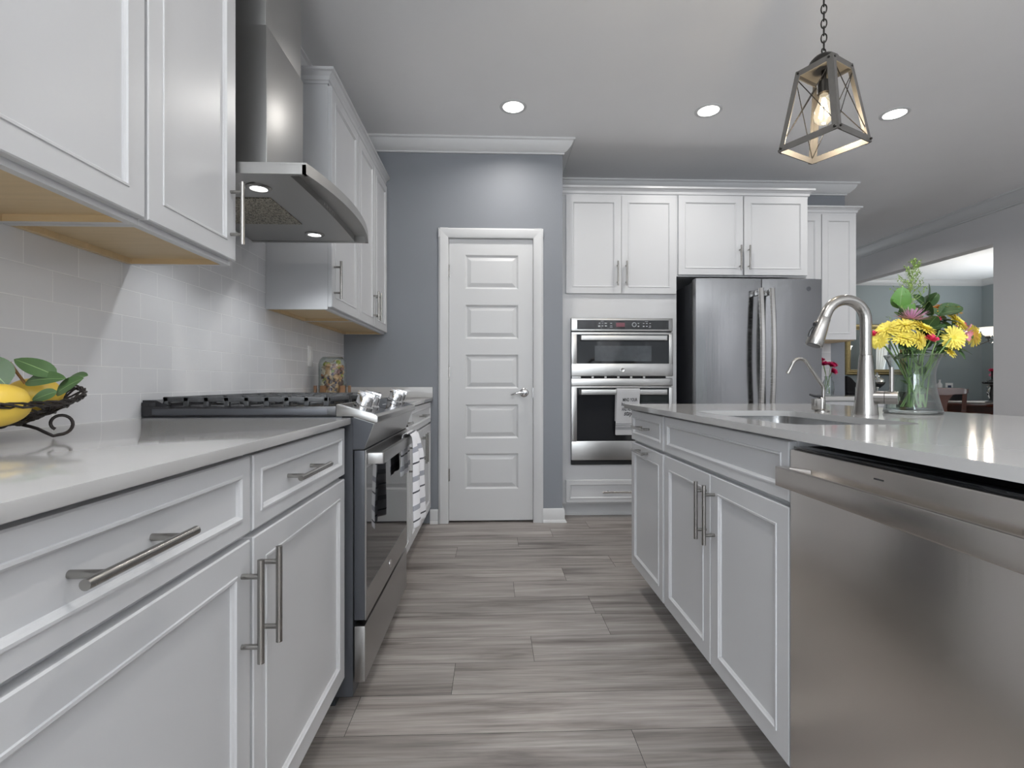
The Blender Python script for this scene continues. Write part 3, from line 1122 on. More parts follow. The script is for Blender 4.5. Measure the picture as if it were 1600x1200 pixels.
# side skin between the door and the cabinets, seen below the control panel
b = new_bm()
prism(b, [(0.372, 0.895), (0.436, 0.915), (0.436, 0.815), (0.402, 0.815)], 'x', 0.008, GW - 0.008)
obj('apron', b, M['steelh'], t, smooth=False)
b = new_bm()
prism(b, [(0.404, 0.8155), (0.436, 0.8155), (0.436, 0.812), (0.404, 0.812)], 'x', 0.004, GW - 0.004)
obj('vent_gap', b, M['gap'], t, smooth=False)
# sloping control panel
b = new_bm()
prism(b, [(0.488, 0.9165), (0.488, 0.953), (0.484, 0.9560), (0.366, 0.9215), (0.360, 0.916), (0.360, 0.900), (0.364, 0.8955), (0.436, 0.9165)], 'x', 0.0, GW, bev=0.0015)
pan = obj('control_panel', b, M['steelh'], t)
b = new_bm()
sl = math.atan2(0.0345, 0.118)
mt = Matrix.Translation((GW / 2, 0.425, 0.9391)) @ Matrix.Rotation(sl, 4, 'X')
box(b, -0.370, 0.370, -0.056, 0.053, -0.001, 0.0006, 0.0004, mtx=mt)
obj('top_face', b, M['steelv'], pan, smooth=False)
b = new_bm()
box(b, -0.135, 0.135, -0.040, 0.045, 0.0, 0.0011, 0.0003, mtx=mt)
o = obj('display', b, M['glassblack'], t, smooth=False)
b = new_bm()
box(b, -0.03, 0.03, -0.006, -0.002, 0.001, 0.0013, mtx=mt)
obj('print', b, M['mark'], o, smooth=False)
for x in (0.075, 0.165, 0.592, 0.682):
    b = new_bm()
    mk = Matrix.Translation((x, 0.425, 0.9391)) @ Matrix.Rotation(sl, 4, 'X') @ Matrix.Scale(1.22, 4)
    lathe(b, [(0.0, 0), (0.026, 0), (0.026, 0.006), (0.022, 0.009), (0.0215, 0.030), (0.019, 0.034), (0, 0.035)], mtx=mk, n=28)
    box(b, -0.0065, 0.0065, -0.024, 0.024, 0.030, 0.044, 0.003, mtx=mk)
    obj('knob', b, M['chrome'], t)
# cooktop
b = new_bm()
box(b, 0.0, GW, 0.4885, 1.078, 0.9165, 0.949, 0.003)
box(b, 0.0, GW, 1.035, 1.078, 0.948, 0.962, 0.003)
prism(b, [(1.034, 0.949), (1.0, 0.949), (1.035, 0.968), (1.076, 0.968), (1.076, 0.949)], 'x', 0.004, GW - 0.004)
obj('cooktop', b, M['black'], t)
b = new_bm()
box(b, -0.0008, 0.0, 0.515, 1.045, 0.923, 0.942, 0.0003)
obj('side_trim', b, M['darkgrey'], t)
for (x, y, r) in ((0.16, 0.62, 0.045), (0.16, 0.90, 0.036), (GW / 2, 0.76, 0.05), (GW - 0.16, 0.62, 0.05), (GW - 0.16, 0.90, 0.036)):
    b = new_bm()
    lathe(b, [(0, 0), (r, 0), (r, 0.006), (r * 0.75, 0.010), (r * 0.75, 0.013), (0, 0.014)], (x, y, 0.949), 24)
    obj('burner', b, M['iron'], t)
for i in range(3):
    b = new_bm()
    xa, xb = 0.014 + i * 0.245, 0.014 + i * 0.245 + 0.239
    ya, yb, z0, z1 = 0.515, 1.022, 0.962, 0.978
    for (p, q, u, v) in ((xa, xb, ya, ya + 0.014), (xa, xb, yb - 0.014, yb), (xa, xa + 0.014, ya, yb), (xb - 0.014, xb, ya, yb)):
        box(b, p, q, u, v, z0, z1, 0.003)
    for k in range(1, 8):
        y = ya + (yb - ya) * k / 8
        box(b, xa + 0.01, xa + 0.098, y - 0.006, y + 0.006, z0, z1, 0.002)
        box(b, xb - 0.098, xb - 0.01, y - 0.006, y + 0.006, z0, z1, 0.002)
    for k in range(9):
        y = ya + 0.008 + (yb - ya - 0.016) * k / 8
        for x in (xa + 0.007, xb - 0.007):
            prism(b, [(x - 0.007, 0.9495), (x + 0.007, 0.9495), (x + 0.007, z1 - 0.001), (x - 0.007, z1 - 0.001)], 'y', y - 0.008, y + 0.008, bev=0.002)
    obj('grate', b, M['iron'], t)
# oven door
DYF = 0.398
d_bm = new_bm()
box(d_bm, 0.004, GW - 0.004, DYF + 0.003, 0.434, 0.281, 0.811, 0.003)
od = obj('oven_door', d_bm, M['darkgrey'], t)
b = new_bm()
box(b, 0.004, GW - 0.004, DYF - 0.001, DYF + 0.0028, 0.755, 0.811, 0.001)
box(b, 0.004, GW - 0.004, DYF - 0.001, DYF + 0.0028, 0.281, 0.372, 0.001)
box(b, 0.004, 0.012, DYF - 0.001, DYF + 0.0028, 0.372, 0.755)
box(b, GW - 0.012, GW - 0.004, DYF - 0.001, DYF + 0.0028, 0.372, 0.755)
obj('door_trim', b, M['steelh'], od, smooth=False)
b = new_bm()
box(b, 0.0122, GW - 0.0122, DYF - 0.0006, DYF + 0.0026, 0.3722, 0.7548)
obj('glass', b, M['glassblack'], od, smooth=False)
b = new_bm()
prism(b, [(0.022, 0), (0.030, -0.046), (0.034, -0.050), (GW - 0.034, -0.050), (GW - 0.030, -0.046), (GW - 0.022, 0), (GW - 0.044, 0), (GW - 0.052, -0.034), (0.052, -0.034), (0.044, 0)], 'z', 0.765, 0.800, bev=0.002,
      mtx=Matrix.Translation((0, DYF - 0.0015, 0)))
obj('handle', b, M['steelh'], od)
b = new_bm()
for i in range(5):
    box(b, 0.13 + i * 0.105, 0.205 + i * 0.105, DYF + 0.008, DYF + 0.018, 0.8105, 0.8116)
obj('vent_slot', b, M['gap'], od, smooth=False)
b = new_bm()
lathe(b, [(0, 0), (0.017, 0), (0.017, 0.0012), (0.0155, 0.0016), (0.0145, 0.0010), (0, 0.0010)], (GW / 2, DYF - 0.001, 0.326), 28, mtx=Matrix.Rotation(R(90), 4, 'X'))
obj('emblem', b, M['chrome'], od)
b = new_bm()
box(b, 0.002, GW - 0.002, DYF + 0.001, 0.434, 0.088, 0.264, 0.006)
obj('storage_drawer', b, M['steelh'], t)

# ------------------------------------------------------------------ cloth helper
def cloth(fn, nu, nv, length, thick=0.003):
    """sheet from fn(u, v) -> point; v runs along the cloth, its length goes to the UV map"""
    b = bmesh.new()
    uvl = b.loops.layers.uv.new('UVMap')
    g = [[b.verts.new(fn(i / nu, j / nv)) for i in range(nu + 1)] for j in range(nv + 1)]
    b.verts.ensure_lookup_table()
    for j in range(nv):
        for i in range(nu):
            f = b.faces.new((g[j][i], g[j][i + 1], g[j + 1][i + 1], g[j + 1][i]))
            for lp, (uu, vv) in zip(f.loops, ((i, j), (i + 1, j), (i + 1, j + 1), (i, j + 1))):
                lp[uvl].uv = (uu / nu, vv / nv * length)
    return b


def add_solid(o, th):
    m = o.modifiers.new('thickness', 'SOLIDIFY')
    m.thickness = th
    m.offset = 0
    m = o.modifiers.new('soft', 'SUBSURF')
    m.levels = m.render_levels = 1


# striped towel bunched over the range handle: bar spans X -0.348..-0.332 (out), z 0.765..0.800
HXc, HZt = -0.357, 0.806
def striped(u, v):
    yc = 2.165
    prof = v * 0.575         # length along the cloth
    back = 0.19
    wdt = 0.075 + 0.055 * min(1, abs(prof - back) / 0.30)
    a = (u - 0.5) * 2
    y = yc + a * wdt + 0.012 * math.sin(5 * v + 2)
    fold = math.sin(a * 7.5 + 0.6) * 0.5 + math.sin(a * 3.1 + 1.9) * 0.5
    amp = 0.020 * min(1, abs(prof - back) / 0.10)
    rr = 0.0145
    if prof < back - 0.022:
        x = HXc - rr + 0.006 * fold * min(1, (back - prof) / 0.2) - 0.002
        z = HZt - (back - prof - 0.022)
        x = max(x, -0.3955 + 0.006) if x < -0.3895 else x
    elif prof > back + 0.022:
        q = prof - back - 0.022
        x = HXc + rr + 0.012 + amp * (fold + 0.9) * 0.9 + 0.02 * q
        z = HZt - q - 0.010 * a * a
    else:
        k = (prof - back) / 0.022
        x = HXc + rr * math.sin(k * PI / 2) + (0.012 + 0.9 * amp * (fold + 0.9)) * max(0, k) - 0.002 * max(0, -k)
        z = HZt + 0.010 * math.cos(k * PI / 2)
    return (x, y, z)


b = cloth(striped, 30, 36, 0.575)
o = tag(obj('striped_towel', b, M['stripe'], angle=180), 'white dish towel with grey stripes hung over the range oven handle', 'towel', 'dish towels')
add_solid(o, 0.004)

# ------------------------------------------------------------------ range hood
t = thing('range_hood', 'stainless chimney range hood with a bowed front over the cooktop', 'hood', (0, 0, 1.655))
HY0, HY1, HXf = 1.556, 2.318, -0.568
NB = 24
def bow(yv, d=0.046):
    k = (yv - HY0) / (HY1 - HY0) * 2 - 1
    return d * (1 - k * k)
ys = [HY0 + (HY1 - HY0) * i / NB for i in range(NB + 1)]
b = new_bm()
# canopy top plate
prism(b, [(-1.0800, HY0), (HXf, HY0)] + [(HXf + bow(y), y) for y in ys[1:-1]] + [(HXf, HY1), (-1.0800, HY1)], 'z', 0.028, 0.0345)
# rim: two sides and the bowed front
box(b, -1.08, HXf, HY0, HY0 + 0.016, 0, 0.0285)
box(b, -1.08, HXf, HY1 - 0.016, HY1, 0, 0.0285)
for i in range(NB):
    y0, y1 = ys[i], ys[i + 1]
    prism(b, [(HXf + bow(y0), y0), (HXf + bow(y1), y1), (HXf - 0.012 + bow(y1), y1), (HXf - 0.012 + bow(y0), y0)], 'z', 0, 0.0285)
obj('canopy', b, M['hoodsteel'], t, angle=20)
b = new_bm()
ins = [(-0.626 + bow(y, 0.012), y) for y in ys]
ins[0] = (ins[0][0], HY0 + 0.0165)
ins[-1] = (ins[-1][0], HY1 - 0.0165)
prism(b, [(-1.079, HY0 + 0.0165)] + ins + [(-1.079, HY1 - 0.0165)], 'z', 0.003, 0.0279)
obj('underside', b, M['hoodsteel'], t, angle=20)
b = new_bm()
for i in range(5):
    y = 1.855 + i * 0.028
    tube(b, [(-0.6145 + 0.0, y, 0.0145), (-0.6115, y, 0.0145)], 0.0045, 10)
obj('buttons', b, M['chrome'], t)
b = new_bm()
box(b, -1.04, -0.765, 1.768, 2.052, 0.0, 0.0028)
obj('filter', b, M['mesh'], t, smooth=False)
for y in (1.676, 2.191):
    b = new_bm()
    lathe(b, [(0.026, 0.0025), (0.027, -0.003), (0.036, -0.003), (0.040, 0.0), (0.040, 0.0027)], (-0.764, y, 0), 28)
    hl = obj('light_ring', b, M['nickel'], t)
    b = new_bm()
    lathe(b, [(0, -0.0005), (0.026, -0.0005), (0.026, 0.0015), (0, 0.0015)], (-0.764, y, 0), 24)
    obj('lens', b, M['led'], hl, smooth=False)
    d = bpy.data.lights.new('hood_lamp', 'SPOT')
    d.energy = 7.0
    d.spot_size = R(115)
    d.spot_blend = 0.5
    d.shadow_soft_size = 0.025
    d.color = (0.93, 0.97, 1.0)
    lo = bpy.data.objects.new('hood_lamp', d)
    COL.objects.link(lo)
    lo.parent = t
    lo.location = (-0.764, y, -0.012)
b = new_bm()
cy0, cy1 = 1.770, 2.105
box(b, -1.0805, -0.780, cy0, cy1, 0.0347, 0.60, 0.0025)
box(b, -1.0805, -0.786, cy0 + 0.006, cy1 - 0.006, 0.60, CEIL - 1.655 - 0.001, 0.0025)
obj('chimney', b, M['hoodsteel'], t, angle=20)

# ------------------------------------------------------------------ tall oven cabinet and refrigerator surround
FY = 3.820                        # face frame plane; doors stand 2 cm proud of it
t = thing('oven_cabinet', 'tall white cabinet housing the double wall oven', 'cabinet', (0.509, FY, 0))
W1 = 0.890
b = new_bm()
ox0, ox1 = 0.586 - 0.509, 1.360 - 0.509
box(b, 0, ox0, 0, 0.588, 0.104, 2.447)
box(b, ox1, W1, 0, 0.588, 0.104, 2.447)
box(b, ox0, ox1, 0, 0.588, 0.104, 0.400)
box(b, ox0, ox1, 0, 0.588, 1.515, 2.447)
box(b, ox0, ox1, 0.57, 0.588, 0.400, 1.515)
obj('body', b, M['cab'], t, smooth=False)
b = new_bm()
box(b, 0, W1, 0.075, 0.09, 0, 0.1035)
box(b, 0, W1, 0.066, 0.075, 0, 0.012)
obj('toe_kick', b, M['cab'], t, smooth=False)
front(t, 'door', 0.038, 1.698, 0.422, 0.746, (0.428, 1.847), 0.185)
front(t, 'door', 0.462, 1.698, 0.422, 0.746, (0.494, 1.847), 0.185)
front(t, 'drawer', 0.038, 0.117, 0.846, 0.170, (0.461, 0.200), 0.30, False)
t2 = thing('upper_cabinet', 'deep white double door cabinet over the refrigerator', 'cabinet', (1.3995, FY, 0), 0, 'upper cabinets around the refrigerator')
W2 = 1.022
b = new_bm()
box(b, 0, W2, 0, 0.588, 1.836, 2.447)
obj('body', b, M['cab'], t2, smooth=False)
front(t2, 'door', 0.008, 1.846, 0.502, 0.606, (0.480, 1.975), 0.185)
front(t2, 'door', 0.518, 1.846, 0.496, 0.606, (0.548, 1.975), 0.185)
# one run of moulding over both
b = new_bm()
z = 2.447
pr = [(-0.004, z + 0.0005), (0.004, z + 0.0005), (0.004, z + 0.010), (0.013, z + 0.013), (0.014, z + 0.030), (0.030, z + 0.045), (0.042, z + 0.048), (0.042, z + 0.062), (-0.004, z + 0.062)]
sweep(b, [(0.509, FY), (0.509 + W1 + W2 + 0.0005, FY), (0.509 + W1 + W2 + 0.0005, FY + 0.588)], pr, left=False)
tag(obj('cabinet_crown', b, M['cab'], angle=25), 'white crown moulding on top of the oven and refrigerator cabinets', 'moulding')

# double wall oven
t = thing('double_wall_oven', 'built in stainless microwave and oven stack in the tall cabinet', 'oven', (0, 3.80, 0.400))
def Z(v):
    return v - 0.400
b = new_bm()
box(b, 0.590, 1.356, 0.016, 0.56, Z(0.403), Z(1.511))
obj('body', b, M['darkgrey'], t, smooth=False)
b = new_bm()
box(b, 0.587, 1.359, -0.012, 0.0155, Z(1.4135), Z(1.512), 0.004)
cp = obj('control_panel', b, M['steelh'], t)
b = new_bm()
box(b, 0.630, 1.328, -0.0135, -0.0118, Z(1.427), Z(1.496), 0.0006)
obj('glass_strip', b, M['glassblack'], cp, smooth=False)
b = new_bm()
yy = -0.0142
for (x, z, w, h) in ((0.80, 1.472, .012, .007), (0.823, 1.472, .014, .003), (0.847, 1.472, .018, .007), (0.888, 1.472, .013, .006), (0.797, 1.450, .016, .012), (0.822, 1.452, .014, .006),
                     (0.848, 1.452, .015, .009), (0.888, 1.454, .016, .003), (0.888, 1.443, .020, .003), (1.096, 1.472, .012, .006), (1.096, 1.450, .012, .010), (1.136, 1.472, .012, .005),
                     (1.160, 1.472, .012, .005), (1.185, 1.472, .012, .005), (1.136, 1.450, .012, .009), (1.160, 1.450, .012, .007), (1.185, 1.452, .014, .004), (1.183, 1.442, .018, .003), (1.158, 1.486, .024, .002), (0.82, 1.487, .022, .002)):
    box(b, x - w / 2, x + w / 2, yy, yy + 0.0006, Z(z) - h / 2, Z(z) + h / 2)
obj('print', b, M['mark'], cp, smooth=False)
b = new_bm()
box(b, 0.926, 0.992, yy, yy + 0.0006, Z(1.446), Z(1.476))
obj('display', b, M['reddisp'], cp, smooth=False)
b = new_bm()
lathe(b, [(0.0125, 0), (0.0175, 0), (0.0175, 0.003), (0.0165, 0.005), (0.0125, 0.005), (0.012, 0.003)], (1.063, -0.0136, Z(1.462)), 28, mtx=Matrix.Rotation(R(90), 4, 'X'), closed=True)
lathe(b, [(0, 0), (0.0118, 0), (0.0118, 0.007), (0, 0.007)], (1.063, -0.0136, Z(1.462)), 28, mtx=Matrix.Rotation(R(90), 4, 'X'), mi=1)
obj('dial', b, [M['mark'], M['glassblack']], cp)


def oven_door(name, z0, z1, g0, g1, h0, h1, emblem=None):
    b = new_bm()
    x0, x1, gx0, gx1 = 0.587, 1.359, 0.627, 1.329
    box(b, x0, x1, -0.020, 0.0155, Z(z0), Z(g0), 0.003)
    box(b, x0, x1, -0.020, 0.0155, Z(g1), Z(z1), 0.003)
    box(b, x0, gx0, -0.020, 0.0155, Z(g0) - 0.006, Z(g1) + 0.006, 0.003)
    box(b, gx1, x1, -0.020, 0.0155, Z(g0) - 0.006, Z(g1) + 0.006, 0.003)
    d = obj(name, b, M['steelh'], t)
    b = new_bm()
    box(b, gx0 - 0.002, gx1 + 0.002, -0.016, 0.012, Z(g0) - 0.002, Z(g1) + 0.002)
    obj('glass', b, M['glassblack'], d, smooth=False)
    b = new_bm()
    prism(b, [(0.642, -0.0165), (0.648, -0.052), (0.655, -0.058), (1.302, -0.058), (1.309, -0.052), (1.315, -0.0165), (1.296, -0.0165), (1.292, -0.044), (0.665, -0.044), (0.661, -0.0165)], 'z', Z(h0), Z(h1), bev=0.002)
    obj('handle', b, M['steelh'], d)
    if emblem:
        b = new_bm()
        lathe(b, [(0, 0), (0.017, 0), (0.017, 0.001), (0.0155, 0.0014), (0.0145, 0.0008), (0, 0.0008)], (0.972, -0.0202, Z(emblem)), 28, mtx=Matrix.Rotation(R(90), 4, 'X'))
        obj('emblem', b, M['steelh'], d)
    return d


md = oven_door('microwave_door', 1.074, 1.404, 1.168, 1.386, 1.341, 1.377, 1.118)
b = new_bm()
box(b, 0.763, 1.195, -0.0166, -0.0162, Z(1.186), Z(1.302))
obj('window', b, mat('microwave_window', (0.05, 0.056, 0.062, 1), 0.12, noise=0.3, nscale=30, spec=0.6), md, smooth=False)
b = new_bm()
box(b, 0.590, 1.356, -0.004, 0.0155, Z(1.056), Z(1.0735))
obj('vent', b, M['gap'], t, smooth=False)
b = new_bm()
for i in range(6):
    box(b, 0.642 + i * 0.098, 0.658 + i * 0.098, -0.010, -0.0042, Z(1.057), Z(1.073))
box(b, 0.590, 0.640, -0.010, -0.0042, Z(1.057), Z(1.073))
box(b, 1.306, 1.356, -0.010, -0.0042, Z(1.057), Z(1.073))
obj('vent_rib', b, M['steelh'], t, smooth=False)
b = new_bm()
box(b, 0.587, 1.359, -0.012, 0.0155, Z(1.000), Z(1.055), 0.003)
obj('middle_rail', b, M['steelh'], t)
oven_door('oven_door', 0.440, 0.996, 0.584, 0.984, 0.934, 0.972)
b = new_bm()
box(b, 0.590, 1.356, 0.004, 0.0155, Z(0.403), Z(0.4385))
obj('base_vent', b, M['gap'], t, smooth=False)

# printed towel over the lower oven handle
TX0, TX1 = 0.918, 1.095
hy = 3.80 - 0.051
def printed(u, v):
    s = v * 0.62
    back = 0.26
    rr = 0.0105
    x = TX0 + (TX1 - TX0) * u
    top = 0.9765
    if s < back - 0.016:
        q = back - 0.016 - s
        return (x - 0.006 - 0.02 * q, hy + rr + 0.001, top - q)
    if s > back + 0.016:
        q = s - back - 0.016
        return (x - 0.018 * q * 2, hy - rr - 0.0015 + 0.0012 * math.sin(u * 7 + q * 3), top - q)
    k = (s - back) / 0.016
    return (x, hy - rr * math.sin(k * PI / 2), top + 0.006 * math.cos(k * PI / 2))


t = thing('printed_towel', 'grey kitchen towel with black lettering hung on the lower wall oven handle', 'towel', (0, 0, 0), 0, 'dish towels')
o = obj('cloth', cloth(printed, 10, 46, 0.62), M['towel'], t, angle=180)
add_solid(o, 0.003)
b = new_bm()
for z0, z1 in ((0.716, 0.720), (0.701, 0.707), (0.684, 0.692), (0.676, 0.679)):
    q = 0.96 - z0
    box(b, TX0 - 0.036 * q + 0.001, TX1 - 0.036 * q - 0.001, hy - 0.0160, hy - 0.0138, z0, z1)
obj('woven_band', b, M['towelband'], t, smooth=False)
def txt(body, x, z, size, shear=0.0, space=1.0, bold=0.0, sx=1.0):
    m = Matrix.Translation((x, hy - 0.0158, z)) @ Matrix.Rotation(R(90), 4, 'X') @ Matrix.Diagonal((sx, 1, 1, 1))
    text_mesh('lettering', body, size, M['ink'], t, m, shear, space=space, bold=bold)
txt('MIND YOUR', 0.962, 0.885, 0.034, sx=0.58, bold=0.0006)
txt('hu', 0.951, 0.853, 0.036, 0.3, bold=0.0010, sx=0.62)
txt('AND ALWAYS', 0.955, 0.815, 0.032, sx=0.56, bold=0.0006)
txt('stay', 0.970, 0.780, 0.048, 0.35, bold=0.0010, sx=0.8)

# ------------------------------------------------------------------ refrigerator
t = thing('refrigerator', 'stainless french door refrigerator right of the wall ovens', 'refrigerator', (0, 0, 0))
b = new_bm()
box(b, 1.474, 2.386, 3.685, 4.38, 0.03, 1.765)
obj('body', b, M['darkgrey'], t, smooth=False)
b = new_bm()
box(b, 1.50, 1.60, 3.62, 3.80, 1.7655, 1.785, 0.004)
box(b, 2.26, 2.36, 3.62, 3.80, 1.7655, 1.785, 0.004)
obj('hinge_cover', b, M['darkgrey'], t)
def fridge_door(name, x0, x1, z0, z1):
    b = new_bm()
    n = 10
    face = []
    for i in range(n + 1):
        u = i / n
        face.append((x0 + (x1 - x0) * u, 3.600 + 0.007 * (2 * u - 1) ** 2))
    prism(b, face + [(x1, 3.680), (x0, 3.680)], 'z', z0, z1, bev=0.0)
    return obj(name, b, M['fridge'], t, angle=25)
fl = fridge_door('door', 1.464, 1.9455, 0.74, 1.779)
fr = fridge_door('door', 1.9515, 2.396, 0.74, 1.779)
fz = fridge_door('freezer_drawer', 1.464, 2.396, 0.06, 0.732)
b = new_bm()
box(b, 1.4645, 2.3955, 3.6805, 3.6845, 0.06, 1.77)
obj('gasket', b, M['gap'], t, smooth=False)
for x, par in ((1.909, fl), (1.989, fr)):
    b = new_bm()
    pts = []
    for i in range(17):
        u = i / 16
        pts.append((x, 3.543 - 0.026 * math.sin(u * PI), 0.80 + 0.90 * u))
    t2 = bmesh.new()
    # flat section bar bowed outwards
    rings = []
    for p in pts:
        rings.append([t2.verts.new((p[0] + dx, p[1] + dy, p[2])) for dx, dy in ((-0.019, -0.004), (-0.010, -0.012), (0.010, -0.012), (0.019, -0.004), (0.017, 0.006), (-0.017, 0.006))])
    for i in range(16):
        for k in range(6):
            t2.faces.new((rings[i][k], rings[i][(k + 1) % 6], rings[i + 1][(k + 1) % 6], rings[i + 1][k]))
    t2.faces.new(rings[0])
    t2.faces.new(rings[-1])
    bmesh.ops.recalc_face_normals(t2, faces=t2.faces[:])
    merge(b, t2)
    for z in (0.815, 1.672):
        box(b, x - 0.015, x + 0.015, 3.545, 3.6045, z - 0.016, z + 0.022, 0.003)
    obj('handle', b, M['steel'], par)
b = new_bm()
tube(b, [(1.56, 3.545, 0.66), (2.30, 3.545, 0.66)], 0.012, 12)
for x in (1.60, 2.26):
    tube(b, [(x, 3.602, 0.66), (x, 3.545, 0.66)], 0.009, 10)
obj('handle', b, M['steel'], fz)
b = new_bm()
lathe(b, [(0, 0), (0.016, 0), (0.016, 0.0015), (0.0145, 0.002), (0.0135, 0.0012), (0, 0.0012)], (2.296, 3.602, 1.708), 28, mtx=Matrix.Rotation(R(90), 4, 'X'))
obj('emblem', b, M['darkgrey'], fr)
b = new_bm()
box(b, 1.4732, 1.4738, 3.75, 3.85, 1.60, 1.70)
obj('side_label', b, M['darkgrey'], t, smooth=False)

# cabinets right of the refrigerator, on the same wall but shallower
t = thing('upper_cabinet', 'shallow white double door upper cabinet right of the refrigerator', 'cabinet', (2.424, 4.11, 0), 0, 'upper cabinets around the refrigerator')
w = 0.590
b = new_bm()
box(b, 0, w, 0, 0.2895, 1.386, 2.425)
obj('body', b, M['cab'], t, smooth=False)
b = new_bm()
box(b, 0.004, w - 0.004, 0.004, 0.288, 1.374, 1.3857)
obj('underside_panel', b, M['honey'], t, smooth=False)['label'] = 'bare honey wood underside'
front(t, 'door', 0.004, 1.380, 0.286, 1.040, (0.262, 1.52), 0.18)
front(t, 'door', 0.296, 1.380, 0.290, 1.040)
cab_crown(t, w, 0.2895, 2.425, (False, True))
t = thing('base_cabinet', 'white base cabinet under the small counter right of the refrigerator', 'cabinet', (2.43, 3.82, 0), 0)
carcass(t, 0.690, 0.588, 0.114, 0.8825)
front(t, 'drawer', 0.006, 0.735, 0.678, 0.143, (0.345, 0.806), 0.19, False)
front(t, 'door', 0.006, 0.119, 0.336, 0.605, (0.31, 0.60), 0.185)
front(t, 'door', 0.348, 0.119, 0.336, 0.605, (0.38, 0.60), 0.185)
tag(obj('countertop', slab(2.425, 3.135, 3.785, YK - 0.010, 0.884, 0.914), M['quartz']), 'small white quartz counter right of the refrigerator', 'countertop', 'quartz countertops')

# ------------------------------------------------------------------ dishwasher
t = thing('dishwasher', 'stainless dishwasher with a long bar handle built into the island', 'dishwasher', (0, 0, 0))
b = new_bm()
box(b, 0.725, 1.28, 0.557, 1.145, 0.10, 0.874)
obj('body', b, M['gap'], t, smooth=False)
b = new_bm()
box(b, 0.688, 0.7245, 0.555, 1.149, 0.112, 0.868, 0.003)
dd = obj('door', b, M['dishsteel'], t)
b = new_bm()
box(b, 0.696, 0.7246, 0.557, 1.147, 0.8684, 0.8745, 0.001)
obj('control_strip', b, M['glassblack'], dd)
b = new_bm()
box(b, 0.75, 0.765, 0.557, 1.145, 0.004, 0.0995)
obj('kick_plate', b, M['gap'], t, smooth=False)
b = new_bm()
prism(b, [(0.6875, 1.098), (0.668, 1.128), (0.646, 1.134), (0.642, 1.130), (0.642, 0.574), (0.646, 0.570), (0.668, 0.576), (0.6875, 0.606), (0.6875, 0.634), (0.660, 0.600), (0.655, 0.606), (0.655, 1.098), (0.660, 1.104), (0.6875, 1.070)], 'z', 0.788, 0.832, bev=0.002)
obj('handle', b, M['dishsteel'], dd)
b = new_bm()
box(b, 0.6872, 0.6879, 0.868, 0.890, 0.8470, 0.8496)
obj('emblem', b, M['ink'], dd, smooth=False)

# ------------------------------------------------------------------ faucets
CT = 0.9142
t = thing('kitchen_faucet', 'tall brushed gooseneck kitchen faucet with a pull down spray head', 'faucet', (1.257, 1.663, CT))
b = new_bm()
lathe(b, [(0, 0), (0.036, 0), (0.036, 0.003), (0.0345, 0.02), (0.0285, 0.09), (0.0235, 0.15), (0.0200, 0.195), (0.0192, 0.200), (0, 0.2005)], n=36)
obj('base', b, M['nickel'], t)
b = new_bm()
pts = [(0, 0, 0.201), (0, 0, 0.26), (0, 0, 0.31)]
rc, cz = 0.0705, 0.3165
for i in range(1, 17):
    a = R(158 * i / 16)
    pts.append((-rc + rc * math.cos(a), 0, cz + rc * math.sin(a)))
d = Vector((-math.sin(R(158)), 0, math.cos(R(158))))
e0 = Vector(pts[-1])
pts.append(tuple(e0 + d * 0.018))
tube(b, pts, 0.0180, 20)
obj('neck', b, M['nickel'], t)
b = new_bm()
h0 = e0 + d * 0.0185
tube(b, [tuple(h0 + d * q) for q in (0, 0.002, 0.03, 0.075, 0.096, 0.1)], [0.0185, 0.0196, 0.0215, 0.0262, 0.0270, 0.0255], 24)
hd = obj('spray_head', b, M['nickel'], t)
b = new_bm()
tube(b, [tuple(h0 + d * 0.1002), tuple(h0 + d * 0.1014)], [0.0215, 0.021], 20)
obj('nozzle', b, M['darkgrey'], hd)
b = new_bm()
nx = Vector((d.z, 0, -d.x)).normalized()
if nx.x > 0:
    nx = -nx
for q0, q1, ro in ((0.022, 0.038, 0.0215), (0.042, 0.078, 0.0240)):
    c0 = h0 + d * q0 + nx * (ro - 0.001)
    c1 = h0 + d * q1 + nx * (ro + 0.0025)
    tube(b, [tuple(c0), tuple((c0 + c1) / 2 + nx * 0.002), tuple(c1)], [0.004, 0.006, 0.004], 10)
obj('buttons', b, M['black'], hd)
b = new_bm()
ax = Vector((0.70, -0.71, 0)).normalized()
z = 0.0585
tube(b, [tuple(ax * -0.02 + Vector((0, 0, z))), tuple(ax * 0.052 + Vector((0, 0, z)))], 0.0215, 24)
obj('valve', b, M['nickel'], t)
b = new_bm()
tube(b, [tuple(ax * 0.0535 + Vector((0, 0, z))), tuple(ax * 0.088 + Vector((0, 0, z)))], 0.0215, 24)
lv = ax * 0.070
tube(b, [(lv.x, lv.y, z + 0.01), (lv.x, lv.y, z + 0.10)], 0.0062, 14)
obj('lever', b, M['nickel'], t)

t = thing('water_faucet', 'small slender filtered water faucet with a black lever', 'faucet', (1.233, 1.856, CT))
b = new_bm()
lathe(b, [(0, 0), (0.026, 0), (0.026, 0.004), (0.015, 0.007), (0.0125, 0.010), (0.0125, 0.05), (0.010, 0.054), (0, 0.054)], n=28)
box(b, -0.034, -0.004, -0.011, 0.011, 0.006, 0.048, 0.003)
obj('base', b, M['nickel'], t)
b = new_bm()
pts = [(0.006, 0, 0.05), (0.006, 0, 0.085), (0.003, 0, 0.096)]
pts += [(-0.060, 0, 0.186)]
for i in range(1, 12):
    a = R(37 + 130 * i / 11)
    pts.append((-0.084 + 0.031 * math.cos(a), 0, 0.1665 + 0.031 * math.sin(a) + 0.0))
l = Vector(pts[-1])
pts.append((l.x - 0.012, 0, l.z - 0.022))
tube(b, pts, [0.0064] * (len(pts) - 2) + [0.006, 0.0055], 14)
